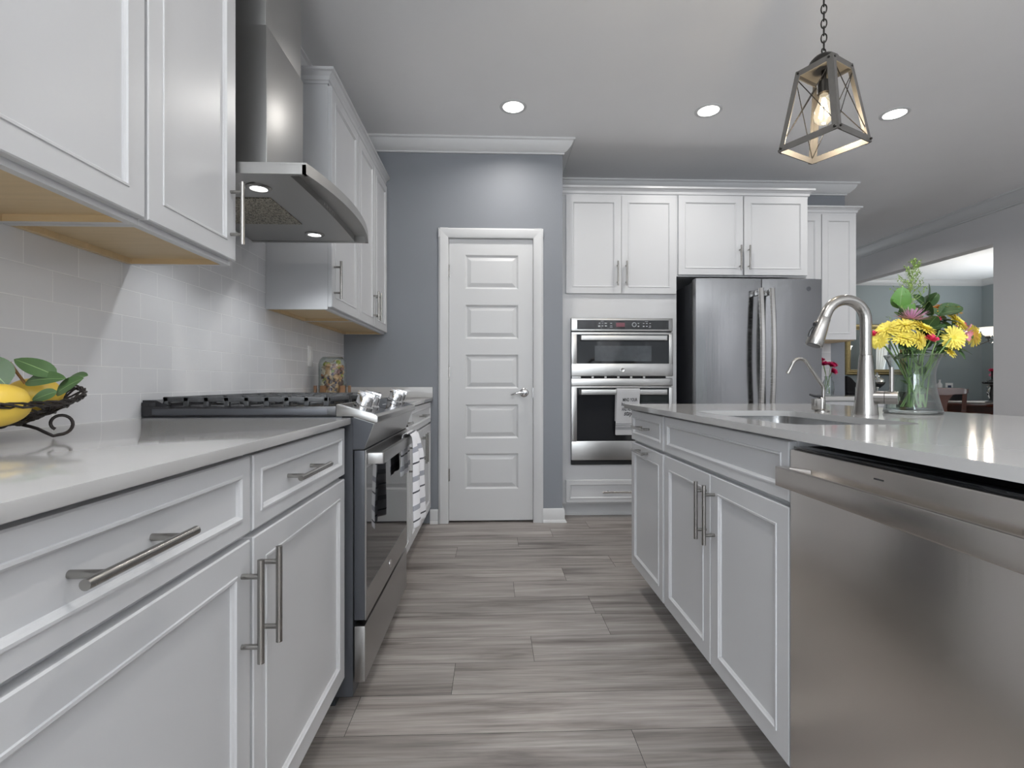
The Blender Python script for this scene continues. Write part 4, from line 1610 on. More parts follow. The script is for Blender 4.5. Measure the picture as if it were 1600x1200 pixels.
tube(b, [pts[-1], (pts[-1][0] - 0.005, 0, pts[-1][2] - 0.009)], 0.0068, 14)
obj('spout', b, M['nickel'], t)
b = new_bm()
tube(b, [(0.0, 0, 0.054), (-0.012, -0.002, 0.0575), (-0.03, -0.004, 0.058), (-0.050, -0.006, 0.063)], [0.006, 0.0055, 0.005, 0.0035], 10)
obj('lever', b, M['black'], t)

# ------------------------------------------------------------------ vase of flowers
VX, VY = 1.477, 1.730
t = thing('glass_vase', 'clear waisted glass vase holding the mixed bouquet on the island', 'vase', (VX, VY, CT))
outp = [(0.0, 0.0), (0.082, 0.0), (0.086, 0.004), (0.084, 0.012), (0.077, 0.040), (0.069, 0.075), (0.0645, 0.110), (0.0635, 0.135), (0.066, 0.158), (0.073, 0.182), (0.0835, 0.204)]
inp = [(0.0815, 0.204), (0.0710, 0.182), (0.0640, 0.158), (0.0615, 0.135), (0.0625, 0.110), (0.0670, 0.075), (0.0745, 0.040), (0.078, 0.016), (0.0, 0.014)]
b = new_bm()
lathe(b, outp + inp, n=48)
obj('body', b, M['thinglass'], t, angle=80)
b = new_bm()
lathe(b, [(0, 0.0145), (0.0775, 0.0165), (0.0740, 0.040), (0.0665, 0.075), (0.0620, 0.110), (0.0610, 0.135), (0, 0.135)], n=48)
obj('water', b, M['water'], t, angle=80)
b = new_bm()
lathe(b, [(0, 0.0012), (0.080, 0.0012), (0.0845, 0.005), (0.0815, 0.0128), (0, 0.0128)], n=48)
obj('foot', b, M['glass'], t, angle=50)
b = new_bm()
tube(b, [(0.0826 * math.cos(2 * PI * i / 48), 0.0826 * math.sin(2 * PI * i / 48), 0.2045) for i in range(48)], 0.0017, 8, closed=True)
obj('rim', b, M['glass'], t, angle=80)


def petal_ring(bm, n, L, w, tilt, r0, z0, curl=0.0, mi=0, jitter=0.1, rg=random, notch=False):
    """n narrow petals around z; tilt from the horizontal at the root, curl adds towards the tip"""
    for k in range(n):
        a = 2 * PI * (k + rg.uniform(-0.3, 0.3)) / n
        ll = L * rg.uniform(1 - jitter, 1 + jitter)
        tl = tilt + rg.uniform(-0.12, 0.12)
        ca, sa = math.cos(a), math.sin(a)
        prev = None
        x, z = r0, z0
        S_ = 4
        for s in range(S_ + 1):
            u = s / S_
            wd = w * (0.55 + 0.9 * u - 0.75 * u * u * u) * (0.75 if s == S_ else 1)
            cup = wd * 0.25
            row = []
            for q in (-1, 0, 1):
                px_, pz = x, z + (cup if q else 0)
                row.append(bm.verts.new((px_ * ca - q * wd / 2 * sa, px_ * sa + q * wd / 2 * ca, pz)))
            if prev:
                for i in range(2):
                    bm.faces.new((prev[i], prev[i + 1], row[i + 1], row[i])).material_index = mi
            prev = row
            an = tl + curl * u
            x += ll / S_ * math.cos(an)
            z += ll / S_ * math.sin(an)


def aim(direction):
    return Vector((0, 0, 1)).rotation_difference(Vector(direction).normalized()).to_matrix().to_4x4()


def flower(name, label, cat, kind, pos, face, size, petalmat, seed, enter=(0, 0), group=None, stem=True, place=None, stemtop=None):
    """one cut flower: head (petals, centre) at pos facing 'face', stem down into the vase"""
    rg = random.Random(seed)
    base = place or (VX, VY)
    t = thing(name, label, cat, pos, 0, group)
    A = aim(face)
    b = new_bm()
    hb = bmesh.new()
    if kind == 'mum':
        for (n_, L, w, tl, r0, z0) in ((26, 0.92, 0.20, 0.02, 0.10, 0.0), (24, 0.84, 0.19, 0.22, 0.09, 0.02), (20, 0.70, 0.17, 0.42, 0.08, 0.05), (16, 0.52, 0.14, 0.62, 0.06, 0.08)):
            petal_ring(hb, n_, L * size, w * size, tl, r0 * size, z0 * size, -0.25, rg=rg)
    elif kind == 'spider':
        for (n_, L, w, tl, cu) in ((30, 1.0, 0.055, 0.10, 0.25), (30, 0.98, 0.055, 0.40, 0.25), (26, 0.92, 0.055, 0.75, 0.3), (18, 0.80, 0.055, 1.1, 0.2), (8, 0.70, 0.055, 1.4, 0.1)):
            petal_ring(hb, n_, L * size, w * size, tl, 0.06 * size, 0.0, cu, rg=rg)
    elif kind == 'carnation':
        for (n_, L, w, tl, cu) in ((12, 0.95, 0.46, 0.25, 0.5), (12, 0.9, 0.42, 0.6, 0.3), (10, 0.85, 0.38, 0.95, 0.0), (8, 0.80, 0.3, 1.25, 0.0)):
            petal_ring(hb, n_, L * size, w * size, tl, 0.04 * size, -0.1 * size, cu, rg=rg, jitter=0.2)
    elif kind == 'lily':
        for (n_, L, w, tl, cu) in ((5, 1.0, 0.40, 1.0, -1.0), (3, 0.8, 0.34, 1.2, -0.7)):
            petal_ring(hb, n_, L * size, w * size, tl, 0.05 * size, -0.2 * size, cu, rg=rg)
    merge(b, hb, 0, A)
    obj('flower_head', b, petalmat, t, angle=60)
    if kind == 'mum':
        b = new_bm()
        lathe(b, [(0, 0.22 * size), (0.10 * size, 0.20 * size), (0.20 * size, 0.13 * size), (0.22 * size, 0.05 * size), (0, 0.03 * size)], n=16, mtx=A)
        obj('centre', b, M['yellowc'], t)
    b = new_bm()
    f = Vector(face).normalized()
    lathe(b, [(0, -0.30 * size), (0.12 * size, -0.26 * size), (0.24 * size, -0.10 * size), (0.22 * size, 0.0), (0, 0.0)], n=12, mtx=A)
    obj('calyx', b, M['stem'], t)
    if stem:
        b = new_bm()
        p0 = -f * size * 0.2
        px_, py_, pz_ = pos
        ang = rg.uniform(0, 2 * PI)
        foot = Vector((base[0] + 0.035 * math.cos(ang) - px_, base[1] + 0.035 * math.sin(ang) - py_, CT + 0.022 - pz_))
        rim = Vector((base[0] + enter[0] - px_, base[1] + enter[1] - py_, (stemtop or CT + 0.19) - pz_))
        mid = (p0 * 0.35 + rim * 0.65) - f * size * 0.25
        P_ = []
        for i in range(13):
            u = i / 12
            q = (p0 * (1 - u) ** 3 + mid * 3 * u * (1 - u) ** 2 + rim * 3 * u * u * (1 - u) + foot * u ** 3)
            P_.append(tuple(q))
        tube(b, P_, 0.0021, 7)
        obj('stem', b, M['stem'], t)
    return t


def leaf_mesh(bm, L, W, bend=0.3, fold=0.25, mtx=None, mi=0, n=10, tip=0.9, veins=True):
    """a leaf along +x from the origin, midrib down the centre"""
    t = bmesh.new()
    rows = []
    for i in range(n + 1):
        u = i / n
        wd = W * (math.sin(PI * min(1, u ** 0.8 * 0.98 + 0.02)) ** tip) / 2 + 0.0006
        x = L * u
        z = bend * L * (u - u * u) - bend * 0.5 * L * u * u
        rows.append([t.verts.new((x, s * wd, z + abs(s) * fold * wd)) for s in (-1, -0.5, -0.035, 0.035, 0.5, 1)])
    vein = []
    for i in range(n):
        for k in range(5):
            f = t.faces.new((rows[i][k], rows[i][k + 1], rows[i + 1][k + 1], rows[i + 1][k]))
            if k == 2:
                vein.append(len(t.faces) - 1)
    base = len(bm.faces)
    merge(bm, t, mi, mtx)
    if veins:
        bm.faces.ensure_lookup_table()
        for q in vein:
            bm.faces[base + q].material_index = 1


FLG = 'flowers of the island bouquet'
fl_list = [
    ('chrysanthemum', 'yellow chrysanthemum at the upper left edge of the island bouquet', 'mum', (1.374, 1.715, 1.207), (-0.7, -0.3, 0.6), 0.036, 'yellow', (-0.05, -0.01)),
    ('chrysanthemum', 'yellow chrysanthemum just below the left half of the mauve spider bloom', 'mum', (1.415, 1.690, 1.218), (-0.2, -0.5, 0.8), 0.036, 'yellow', (-0.045, -0.02)),
    ('chrysanthemum', 'widest yellow chrysanthemum, directly below the mauve spider bloom', 'mum', (1.462, 1.670, 1.206), (0.35, -0.5, 0.75), 0.038, 'yellow', (-0.02, -0.03)),
    ('chrysanthemum', 'yellow chrysanthemum hanging low at the left above the vase rim', 'mum', (1.402, 1.680, 1.176), (-0.2, -0.6, 0.6), 0.036, 'yellow', (-0.05, -0.02)),
    ('chrysanthemum', 'small drooping yellow chrysanthemum left of the lower hot pink carnation', 'mum', (1.440, 1.660, 1.168), (0.3, -0.75, 0.1), 0.030, 'yellow', (-0.03, -0.03)),
    ('chrysanthemum', 'yellow chrysanthemum drooping outermost on the left behind the faucet', 'mum', (1.350, 1.720, 1.170), (-0.8, -0.3, 0.3), 0.028, 'yellow', (-0.055, 0.0)),
    ('chrysanthemum', 'golden chrysanthemum seen edge on at the top right of the bouquet', 'mum', (1.612, 1.745, 1.282), (0.2, -0.1, 1.0), 0.040, 'orange', (0.03, 0.01)),
    ('chrysanthemum', 'yellow chrysanthemum tilted to the upper right, below the golden one', 'mum', (1.630, 1.725, 1.237), (0.45, -0.6, 0.55), 0.038, 'yellow', (0.045, 0.0)),
    ('chrysanthemum', 'round yellow chrysanthemum facing the viewer at the right of the bouquet', 'mum', (1.578, 1.680, 1.176), (-0.25, -1.0, 0.15), 0.036, 'yellow', (0.04, -0.02)),
    ('chrysanthemum', 'yellow chrysanthemum turned away at the far right edge of the bouquet', 'mum', (1.675, 1.710, 1.185), (0.95, -0.3, 0.1), 0.034, 'yellow', (0.055, 0.0)),
    ('chrysanthemum', 'small yellow chrysanthemum drooping onto the right of the vase rim', 'mum', (1.572, 1.690, 1.130), (0.3, -0.5, 0.5), 0.024, 'yellow', (0.055, -0.01)),
    ('spider_chrysanthemum', 'mauve spider chrysanthemum with thin upright petals', 'spider', (1.446, 1.700, 1.243), (-0.05, -0.25, 1.0), 0.050, 'mauve', (-0.02, -0.01)),
    ('carnation', 'hot pink carnation right beside the mauve spider bloom', 'carnation', (1.522, 1.690, 1.234), (0.0, -0.25, 1.0), 0.024, 'hotpink', (0.0, -0.02)),
    ('carnation', 'hot pink carnation low in the middle above the vase rim', 'carnation', (1.464, 1.640, 1.166), (0.05, -0.6, 0.8), 0.021, 'hotpink', (-0.01, -0.04)),
    ('carnation', 'pink carnation behind the yellow bloom at the right edge', 'carnation', (1.682, 1.765, 1.222), (0.5, -0.2, 0.8), 0.025, 'hotpink', (0.05, 0.02)),
    ('carnation', 'small pink carnation peeking out at the far left of the bouquet', 'carnation', (1.350, 1.740, 1.192), (-0.6, -0.2, 0.8), 0.018, 'hotpink', (-0.05, 0.01)),
    ('gladiolus', 'pale pink bloom between the two yellow flowers at the right', 'lily', (1.628, 1.700, 1.190), (0.5, -0.7, -0.25), 0.048, 'palepink', (0.045, -0.01)),
    ('alstroemeria', 'small orange bloom left of the golden flower', 'lily', (1.553, 1.735, 1.268), (-0.5, -0.3, 0.8), 0.026, 'orange', (0.01, 0.01)),
]
for i, (nm, lab, kind, pos, face, size, mk, ent) in enumerate(fl_list):
    flower(nm, lab, 'flower', kind, pos, face, size * (1.14 if kind == 'mum' else 1.0), M[mk], 100 + i, ent, FLG)


def sprig(name, label, root, leaves, stemmat, leafmat, group, pts):
    """a leafy branch: stem through pts, leaves [(along, azimuth, elevation, length, width)]"""
    t = thing(name, label, 'foliage', root, 0, group)
    P_ = [Vector(p) - Vector(root) for p in pts]
    # smooth path
    Q = []
    n_ = len(P_)
    for i in range(n_ - 1):
        p0, p1, p2, p3 = P_[max(0, i - 1)], P_[i], P_[i + 1], P_[min(n_ - 1, i + 2)]
        for k in range(6):
            u = k / 6
            Q.append(0.5 * ((2 * p1) + (p2 - p0) * u + (2 * p0 - 5 * p1 + 4 * p2 - p3) * u * u + (3 * p1 - p0 - 3 * p2 + p3) * u ** 3))
    Q.append(P_[-1])
    b = new_bm()
    tube(b, [tuple(q) for q in Q], [0.0024 - 0.0012 * i / len(Q) for i in range(len(Q))], 7)
    obj('stem', b, M[stemmat], t)
    for (al, az, el, L, W) in leaves:
        b = new_bm()
        o_ = Q[min(len(Q) - 1, int(al * (len(Q) - 1)))]
        d_ = Vector((math.cos(R(az)) * math.cos(R(el)), math.sin(R(az)) * math.cos(R(el)), math.sin(R(el))))
        n_ = Vector((rgl.uniform(-0.5, 0.5) + 0.4 * (root[0] - VX) * 10, -0.6 + rgl.uniform(-0.4, 0.4), 0.65 + rgl.uniform(-0.3, 0.3)))
        n_ = n_ - d_ * n_.dot(d_)
        n_ = n_.normalized() if n_.length > 0.05 else d_.orthogonal().normalized()
        sd = n_.cross(d_)
        m = Matrix.Translation(o_) @ Matrix(((d_.x, sd.x, n_.x, 0), (d_.y, sd.y, n_.y, 0), (d_.z, sd.z, n_.z, 0), (0, 0, 0, 1)))
        leaf_mesh(b, L, W, 0.15, 0.18, m, tip=0.62)
        obj('leaf', b, [M[leafmat], M['vein']], t, angle=80)
    return t


GRP = 'greenery of the island bouquet'
rgl = random.Random(77)
def many(n_, a0, a1, L0, L1, e0_, e1_, az0=0, az1=360):
    out = []
    for k in range(n_):
        L = rgl.uniform(L0, L1)
        out.append((a0 + (a1 - a0) * k / max(1, n_ - 1), az0 + (az1 - az0) * ((k * 0.382) % 1.0), rgl.uniform(e0_, e1_), L, L * rgl.uniform(0.55, 0.72)))
    return out
z0 = CT + 0.022
sprig('foliage_stem', 'broad leaved green stem at the upper left of the bouquet', (VX - 0.02, VY, z0),
      [(0.95, 250, 70, 0.075, 0.060), (0.92, 215, 30, 0.065, 0.052), (0.80, 290, 45, 0.06, 0.045)] + many(6, 0.6, 0.85, 0.035, 0.05, -10, 40), 'stem', 'leafy', GRP,
      [(VX - 0.02, VY, z0), (VX - 0.01, VY + 0.005, CT + 0.19), (1.445, 1.735, 1.22), (1.432, 1.735, 1.292)])
sprig('foliage_stem', 'glossy round leaved stem rising at the centre of the bouquet', (VX + 0.01, VY + 0.02, z0),
      [(1.0, 280, 75, 0.070, 0.048), (0.97, 180, 40, 0.055, 0.040), (0.9, 330, 50, 0.06, 0.045), (0.82, 255, 25, 0.06, 0.05), (0.76, 190, 15, 0.055, 0.045)] + many(12, 0.52, 0.95, 0.040, 0.060, 0, 60), 'stem', 'leaf', GRP,
      [(VX + 0.01, VY + 0.02, z0), (VX + 0.005, VY + 0.01, CT + 0.19), (1.515, 1.735, 1.24), (1.532, 1.740, 1.305)])
sprig('foliage_stem', 'glossy leaved stem at the right of the bouquet under the golden flower', (VX + 0.02, VY - 0.01, z0),
      [(1.0, 350, 15, 0.080, 0.056), (0.95, 300, 10, 0.06, 0.05), (0.86, 315, -10, 0.065, 0.050), (0.80, 345, -20, 0.062, 0.048), (0.72, 260, -10, 0.055, 0.045), (0.66, 320, 0, 0.05, 0.042)] + many(10, 0.55, 0.95, 0.040, 0.058, -10, 50), 'stem', 'leaf', GRP,
      [(VX + 0.02, VY - 0.01, z0), (VX + 0.02, VY - 0.01, CT + 0.19), (1.545, 1.715, 1.20), (1.560, 1.715, 1.268)])
sprig('foliage_stem', 'dark leaved stem bending over the right of the vase rim', (VX + 0.03, VY - 0.02, z0),
      [(1.0, 350, -20, 0.055, 0.026), (0.97, 320, -55, 0.048, 0.024), (0.92, 30, 0, 0.045, 0.022)] + many(10, 0.40, 0.8, 0.035, 0.050, -30, 50), 'stem', 'leaf', GRP,
      [(VX + 0.03, VY - 0.02, z0), (VX + 0.055, VY - 0.02, CT + 0.19), (1.575, 1.70, 1.142), (1.600, 1.69, 1.140)])
sprig('foliage_stem', 'leafy green stem low at the left of the bouquet over the vase rim', (VX - 0.03, VY - 0.02, z0),
      [(1.0, 200, 20, 0.05, 0.03), (0.9, 300, 10, 0.05, 0.032), (0.8, 270, -30, 0.05, 0.03), (0.78, 210, -25, 0.045, 0.028)] + many(8, 0.40, 0.85, 0.035, 0.050, -40, 40) + many(5, 0.16, 0.32, 0.030, 0.040, 20, 60), 'stem', 'leaf', GRP,
      [(VX - 0.03, VY - 0.02, z0), (VX - 0.04, VY - 0.03, CT + 0.18), (1.425, 1.69, 1.145), (1.40, 1.70, 1.175)])
sprig('foliage_stem', 'dark green leafy stem filling the middle of the bouquet', (VX, VY - 0.03, z0),
      [(1.0, 265, 40, 0.055, 0.042), (0.93, 330, 20, 0.055, 0.040), (0.88, 210, 20, 0.05, 0.04), (0.80, 290, 5, 0.05, 0.038), (0.74, 240, -10, 0.05, 0.036), (0.7, 340, 0, 0.05, 0.036)] + many(12, 0.42, 0.9, 0.035, 0.052, -30, 50) + many(5, 0.16, 0.32, 0.030, 0.040, 20, 60), 'stem', 'leaf', GRP,
      [(VX, VY - 0.03, z0), (VX + 0.005, VY - 0.025, CT + 0.19), (1.50, 1.70, 1.17), (1.505, 1.70, 1.215)])
# feathery goldenrod
t = thing('goldenrod', 'feathery pale green sprig standing tallest in the island bouquet', 'foliage', (VX - 0.005, VY + 0.015, z0), 0, GRP)
root = Vector((VX - 0.005, VY + 0.015, z0))
tip = Vector((1.500, 1.745, 1.452))
b = new_bm()
fb = new_bm()
rg = random.Random(5)
P_ = [Vector((0, 0, 0)), Vector((0.003, 0, CT + 0.19 - z0)), Vector((1.478, 1.745, 1.30)) - root, Vector((1.483, 1.745, 1.38)) - root, tip - root]
tube(b, [tuple(p) for p in P_], [0.0022, 0.002, 0.0017, 0.0012, 0.0006], 6)
def along(u):
    s = u * 3
    i = min(2, int(s))
    return P_[i + 1].lerp(P_[i + 2], s - i) if i + 2 < len(P_) else P_[-1]
for k in range(70):
    u = 0.12 + 0.88 * k / 70
    o_ = along(u)
    a = rg.uniform(0, 2 * PI)
    L = 0.080 * (1.08 - u) + 0.010
    dv = Vector((math.cos(a), math.sin(a), 0.9)).normalized()
    tube(b, [tuple(o_), tuple(o_ + dv * L * 0.6), tuple(o_ + dv * L + Vector((0, 0, 0.006)))], [0.0009, 0.0007, 0.0004], 4)
    for q in range(7):
        c = o_ + dv * L * (0.25 + 0.75 * q / 6) + Vector((rg.uniform(-1, 1), rg.uniform(-1, 1), rg.uniform(-0.4, 1))) * 0.004
        m = Matrix.Translation(c) @ Matrix.Rotation(rg.uniform(0, 6.3), 4, 'Z') @ Matrix.Rotation(rg.uniform(-1.2, 0.2), 4, 'Y')
        leaf_mesh(fb, rg.uniform(0.007, 0.012), 0.0036, 0.1, 0.1, m, n=2, veins=False)
obj('stem', b, M['fern'], t)
obj('florets', fb, M['fern'], t)
# thin stems alone in the water
# bare grassy stems
for i, (ex, ey, tx, ty, tz, lab) in enumerate(((-0.07, -0.01, -0.115, -0.02, 0.285, 'bare green stem leaning far left over the vase rim'), (-0.045, -0.05, -0.075, -0.06, 0.262, 'bare green stem leaning left at the front of the vase'),
                                          (0.015, -0.06, 0.03, -0.075, 0.285, 'bare green stem standing upright at the front of the vase'), (0.05, -0.05, 0.085, -0.06, 0.26, 'bare green stem leaning right at the front of the vase'))):
    b = new_bm()
    tube(b, [(VX - ex * 0.55, VY - ey * 0.4, z0), (VX, VY + ey * 0.35, CT + 0.08), (VX + ex * 0.72, VY + ey, CT + 0.17), (VX + ex, VY + ey * 1.05, CT + 0.21), (VX + tx, VY + ty, CT + tz)], 0.002, 7)
    tag(obj('bare_sprig', b, M['stem']), lab, 'stem', GRP)

# small vase of magenta flowers by the refrigerator
SV = (2.80, 4.13)
t = thing('bud_vase', 'little glass vase on the small counter beside the refrigerator', 'vase', (SV[0], SV[1], CT))
b = new_bm()
lathe(b, [(0, 0), (0.035, 0), (0.038, 0.01), (0.045, 0.06), (0.042, 0.11), (0.028, 0.14), (0.030, 0.165), (0.0285, 0.165), (0.0265, 0.14), (0.040, 0.11), (0.043, 0.06), (0.036, 0.012), (0, 0.010)], n=28)
obj('body', b, M['thinglass'], t, angle=80)
for i, (dx, dy, z, s, fc) in enumerate(((-0.045, -0.01, 1.175, 0.034, (-0.3, -0.5, 0.8)), (0.0, -0.03, 1.165, 0.036, (0, -0.6, 0.7)), (0.045, 0.0, 1.17, 0.034, (0.4, -0.5, 0.7)), (0.02, -0.03, 1.115, 0.032, (0.2, -0.8, 0.4)), (-0.04, 0.02, 1.21, 0.03, (-0.2, -0.2, 0.9)))):
    flower('carnation', 'magenta carnation %s of the little vase by the refrigerator' % ('at the left', 'in the middle', 'at the right', 'lowest at the front', 'topmost at the back')[i], 'flower', 'carnation',
           (SV[0] + dx, SV[1] + dy, z), fc, s, M['magenta'], 300 + i, (dx * 0.25, dy * 0.25), 'magenta carnations', place=SV, stemtop=CT + 0.15)

# ------------------------------------------------------------------ wire basket of lemons
BX, BY = -0.925, 0.93
t = thing('wire_basket', 'dark woven wire basket on scrolled feet holding lemons', 'basket', (BX, BY, 0.9142))
b = new_bm()
rg = random.Random(21)
def bask(a, lev):
    """point on the boat shaped basket; a around, lev 0 bottom .. 1 rim"""
    ly, lx = 0.212, 0.104
    ca, sa = math.cos(a), math.sin(a)
    k = 0.42 + 0.58 * lev ** 0.8
    up = 0.030 * abs(ca) ** 3 * lev
    return Vector((lx * sa * k, ly * ca * k, 0.030 + 0.038 * lev + up))
NA = 72
for lev, r, ph, am in ((1.0, 0.0024, 0, 0.0042), (1.0, 0.0022, 2.1, 0.0042), (1.0, 0.0024, 4.2, 0.0045), (0.72, 0.0018, 1, 0.005), (0.42, 0.0022, 3, 0.004), (0.0, 0.003, 0, 0.002)):
    tube(b, [tuple(bask(2 * PI * i / NA, lev) + Vector((0.5 * am * math.cos(i * 1.05 + ph), 0, am * math.sin(i * 1.05 + ph))) + Vector((rg.uniform(-1, 1), rg.uniform(-1, 1), rg.uniform(-1, 1))) * 0.001) for i in range(NA)], r, 6, closed=True)
for k in range(125):
    a0 = rg.uniform(0, 2 * PI)
    da = rg.uniform(-0.8, 0.8)
    pts = []
    l0, l1 = rg.choice(((0, 1), (0, 1), (0.2, 1), (0, 0.7)))
    ph = rg.uniform(0, 6)
    for i in range(9):
        u = i / 8
        p = bask(a0 + da * u + 0.05 * math.sin(ph + 5 * u), l0 + (l1 - l0) * u)
        p += Vector((rg.uniform(-1, 1), rg.uniform(-1, 1), rg.uniform(-1, 1))) * 0.0022
        pts.append(tuple(p))
    tube(b, pts, rg.uniform(0.0015, 0.0022), 5)
for k in range(26):
    a = rg.uniform(0, 2 * PI)
    pts = [tuple(bask(a, 0) * 1.0), tuple(Vector((rg.uniform(-0.02, 0.02), rg.uniform(-0.05, 0.05), 0.030))), tuple(bask(a + rg.uniform(2, 4), 0))]
    tube(b, pts, 0.002, 5)
obj('woven_bowl', b, M['wire'], t)
for sy in (-1, 1):
    for sx in (-1, 1):
        b = new_bm()
        dv = Vector((sx * 0.75, sy * 0.66, 0)).normalized()
        o_ = Vector((sx * 0.022, sy * 0.055, 0.031))
        pts = []
        for i in range(6):
            u = i / 5
            pts.append(o_ + dv * (0.056 * u) + Vector((0, 0, -0.012 * u - 0.014 * u * u)))
        c = pts[-1] + Vector((0, 0, 0.0235)) + dv * 0.010
        for i in range(20):
            a = R(-95 + 330 * i / 19)
            rr = 0.0215 - 0.009 * i / 19
            pts.append(c + dv * (rr * math.cos(a)) + Vector((0, 0, rr * math.sin(a))))
        mz = min(p.z for p in pts)
        pts = [tuple(p - Vector((0, 0, mz - 0.0032))) if i > 3 else tuple(p) for i, p in enumerate(pts)]
        tube(b, pts, 0.0031, 8)
        obj('foot', b, M['wire'], t)


def lemon(label, pos, direction, L=0.096, D=0.064, leaves=(), twig=None):
    t = thing('lemon', label, 'lemon', pos, 0, 'lemons in the basket')
    b = new_bm()
    prof = []
    for i in range(17):
        u = i / 16
        x = (u - 0.5) * L
        r = D / 2 * math.sqrt(max(0, 1 - (2 * u - 1) ** 2)) ** 0.92
        if u > 0.93:
            r = max(r * 0.8, 0)
        prof.append((max(r, 0.0), x))
    prof[0] = (0, -L / 2)
    prof[-1] = (0, L / 2 + 0.005)
    prof[-2] = (0.008, L / 2 - 0.001)
    lathe(b, prof, n=28, mtx=aim(direction))
    obj('peel', b, M['lemon'], t, angle=60)
    org = Vector(pos)
    for (p0, p1, W, nrm, bend) in leaves:
        p0, p1, nrm = Vector(p0) - org, Vector(p1) - org, Vector(nrm).normalized()
        d_ = p1 - p0
        LL = d_.length
        d_ = d_.normalized()
        n_ = (nrm - d_ * nrm.dot(d_)).normalized()
        sd = n_.cross(d_)
        m = Matrix.Translation(p0) @ Matrix(((d_.x, sd.x, n_.x, 0), (d_.y, sd.y, n_.y, 0), (d_.z, sd.z, n_.z, 0), (0, 0, 0, 1)))
        b = new_bm()
        leaf_mesh(b, LL, W, bend, 0.12, m, tip=0.7)
        obj('leaf', b, [M['leaf'], M['vein']], t, angle=80)
    if twig:
        b = new_bm()
        tube(b, [tuple(Vector(p) - org) for p in twig], [0.0026, 0.0024, 0.003], 8)
        obj('twig', b, M['twig'], t)
    return t


lemon('lemon at the right of the basket under the long green leaf', (-0.910, 1.035, 0.995), (0.92, 0.25, 0.10), 0.096, 0.072,
      [((-0.886, 0.993, 1.024), (-0.807, 0.982, 1.032), 0.036, (0.1, -0.75, 0.65), 0.10), ((-0.836, 0.998, 1.035), (-0.905, 0.988, 1.068), 0.036, (0.2, -0.75, 0.65), 0.08),
       ((-0.831, 0.993, 1.001), (-0.780, 0.988, 1.032), 0.036, (-0.35, -0.85, 0.45), 0.12), ((-0.831, 1.019, 1.029), (-0.786, 1.008, 1.037), 0.028, (0.0, -0.6, 0.8), 0.1),
       ((-0.821, 0.982, 1.005), (-0.855, 0.967, 0.989), 0.024, (0.0, -0.9, 0.4), 0.12)],
      [(-0.888, 0.993, 1.020), (-0.897, 0.989, 1.037), (-0.909, 0.984, 1.060)])
lemon('front lemon at the left edge of the photo, cut by the frame', (-0.859, 0.904, 0.982), (0.25, 0.9, 0.12), 0.104, 0.075,
      [((-0.888, 0.956, 1.017), (-0.932, 0.946, 1.072), 0.058, (0.35, -0.85, 0.35), 0.10), ((-0.907, 0.941, 1.012), (-0.946, 0.925, 1.026), 0.034, (0.2, -0.7, 0.6), 0.1)])
lemon('back lemon in the basket against the tiled wall', (-0.978, 0.965, 0.986), (0.45, 0.85, 0.05), 0.100, 0.072, [((-0.988, 1.029, 1.020), (-1.019, 1.066, 1.057), 0.04, (0.5, -0.6, 0.6), 0.1)])
lemon('lemon at the near end of the basket outside the left edge', (-0.930, 0.800, 0.984), (0.6, 0.7, 0.0), 0.10, 0.072)

# ------------------------------------------------------------------ potpourri jar and switch plate
JX, JY = -0.955, 3.04
t = thing('jar_stand', 'brown wooden stand with four short blocks under the potpourri jar', 'stand', (JX, JY, CT))
b = new_bm()
lathe(b, [(0, 0), (0.100, 0), (0.100, 0.010), (0, 0.010)], n=32)
obj('base', b, M['mahogany'], t)
wood = mat('brown_block_wood', (0.20, 0.105, 0.05, 1), 0.55, noise=0.3, nscale=20)
for a in (10, 75, 190, 255, 320, 135):
    b = new_bm()
    c, s_ = math.cos(R(a)), math.sin(R(a))
    box(b, 0.088, 0.104, -0.016, 0.016, 0.0101, 0.092, 0.002, mtx=Matrix.Rotation(R(a), 4, 'Z'))
    obj('block', b, wood, t)
t = thing('glass_jar', 'tall clear glass jar filled with potpourri in the corner', 'jar', (JX, JY, CT + 0.0105))
b = new_bm()
def ribbed(bm, prof, amp, nn=8, seg=64, flip=False):
    rings = []
    for r, z in prof:
        rings.append([bm.verts.new(((r * (1 + amp * math.cos(nn * 2 * PI * k / seg))) * math.cos(2 * PI * k / seg), (r * (1 + amp * math.cos(nn * 2 * PI * k / seg))) * math.sin(2 * PI * k / seg), z)) for k in range(seg)])
    for i in range(len(rings) - 1):
        for k in range(seg):
            bm.faces.new((rings[i][k], rings[i][(k + 1) % seg], rings[i + 1][(k + 1) % seg], rings[i + 1][k]))
    bm.faces.new(rings[0][::-1])
    bm.faces.new(rings[-1])
ribbed(b, [(0.076, 0), (0.080, 0.004), (0.080, 0.21), (0.072, 0.235), (0.056, 0.250), (0.053, 0.250), (0.068, 0.233), (0.076, 0.21), (0.076, 0.006), (0.02, 0.005)], 0.012)
bmesh.ops.recalc_face_normals(b, faces=b.faces[:])
obj('body', b, M['thinglass'], t, angle=60)
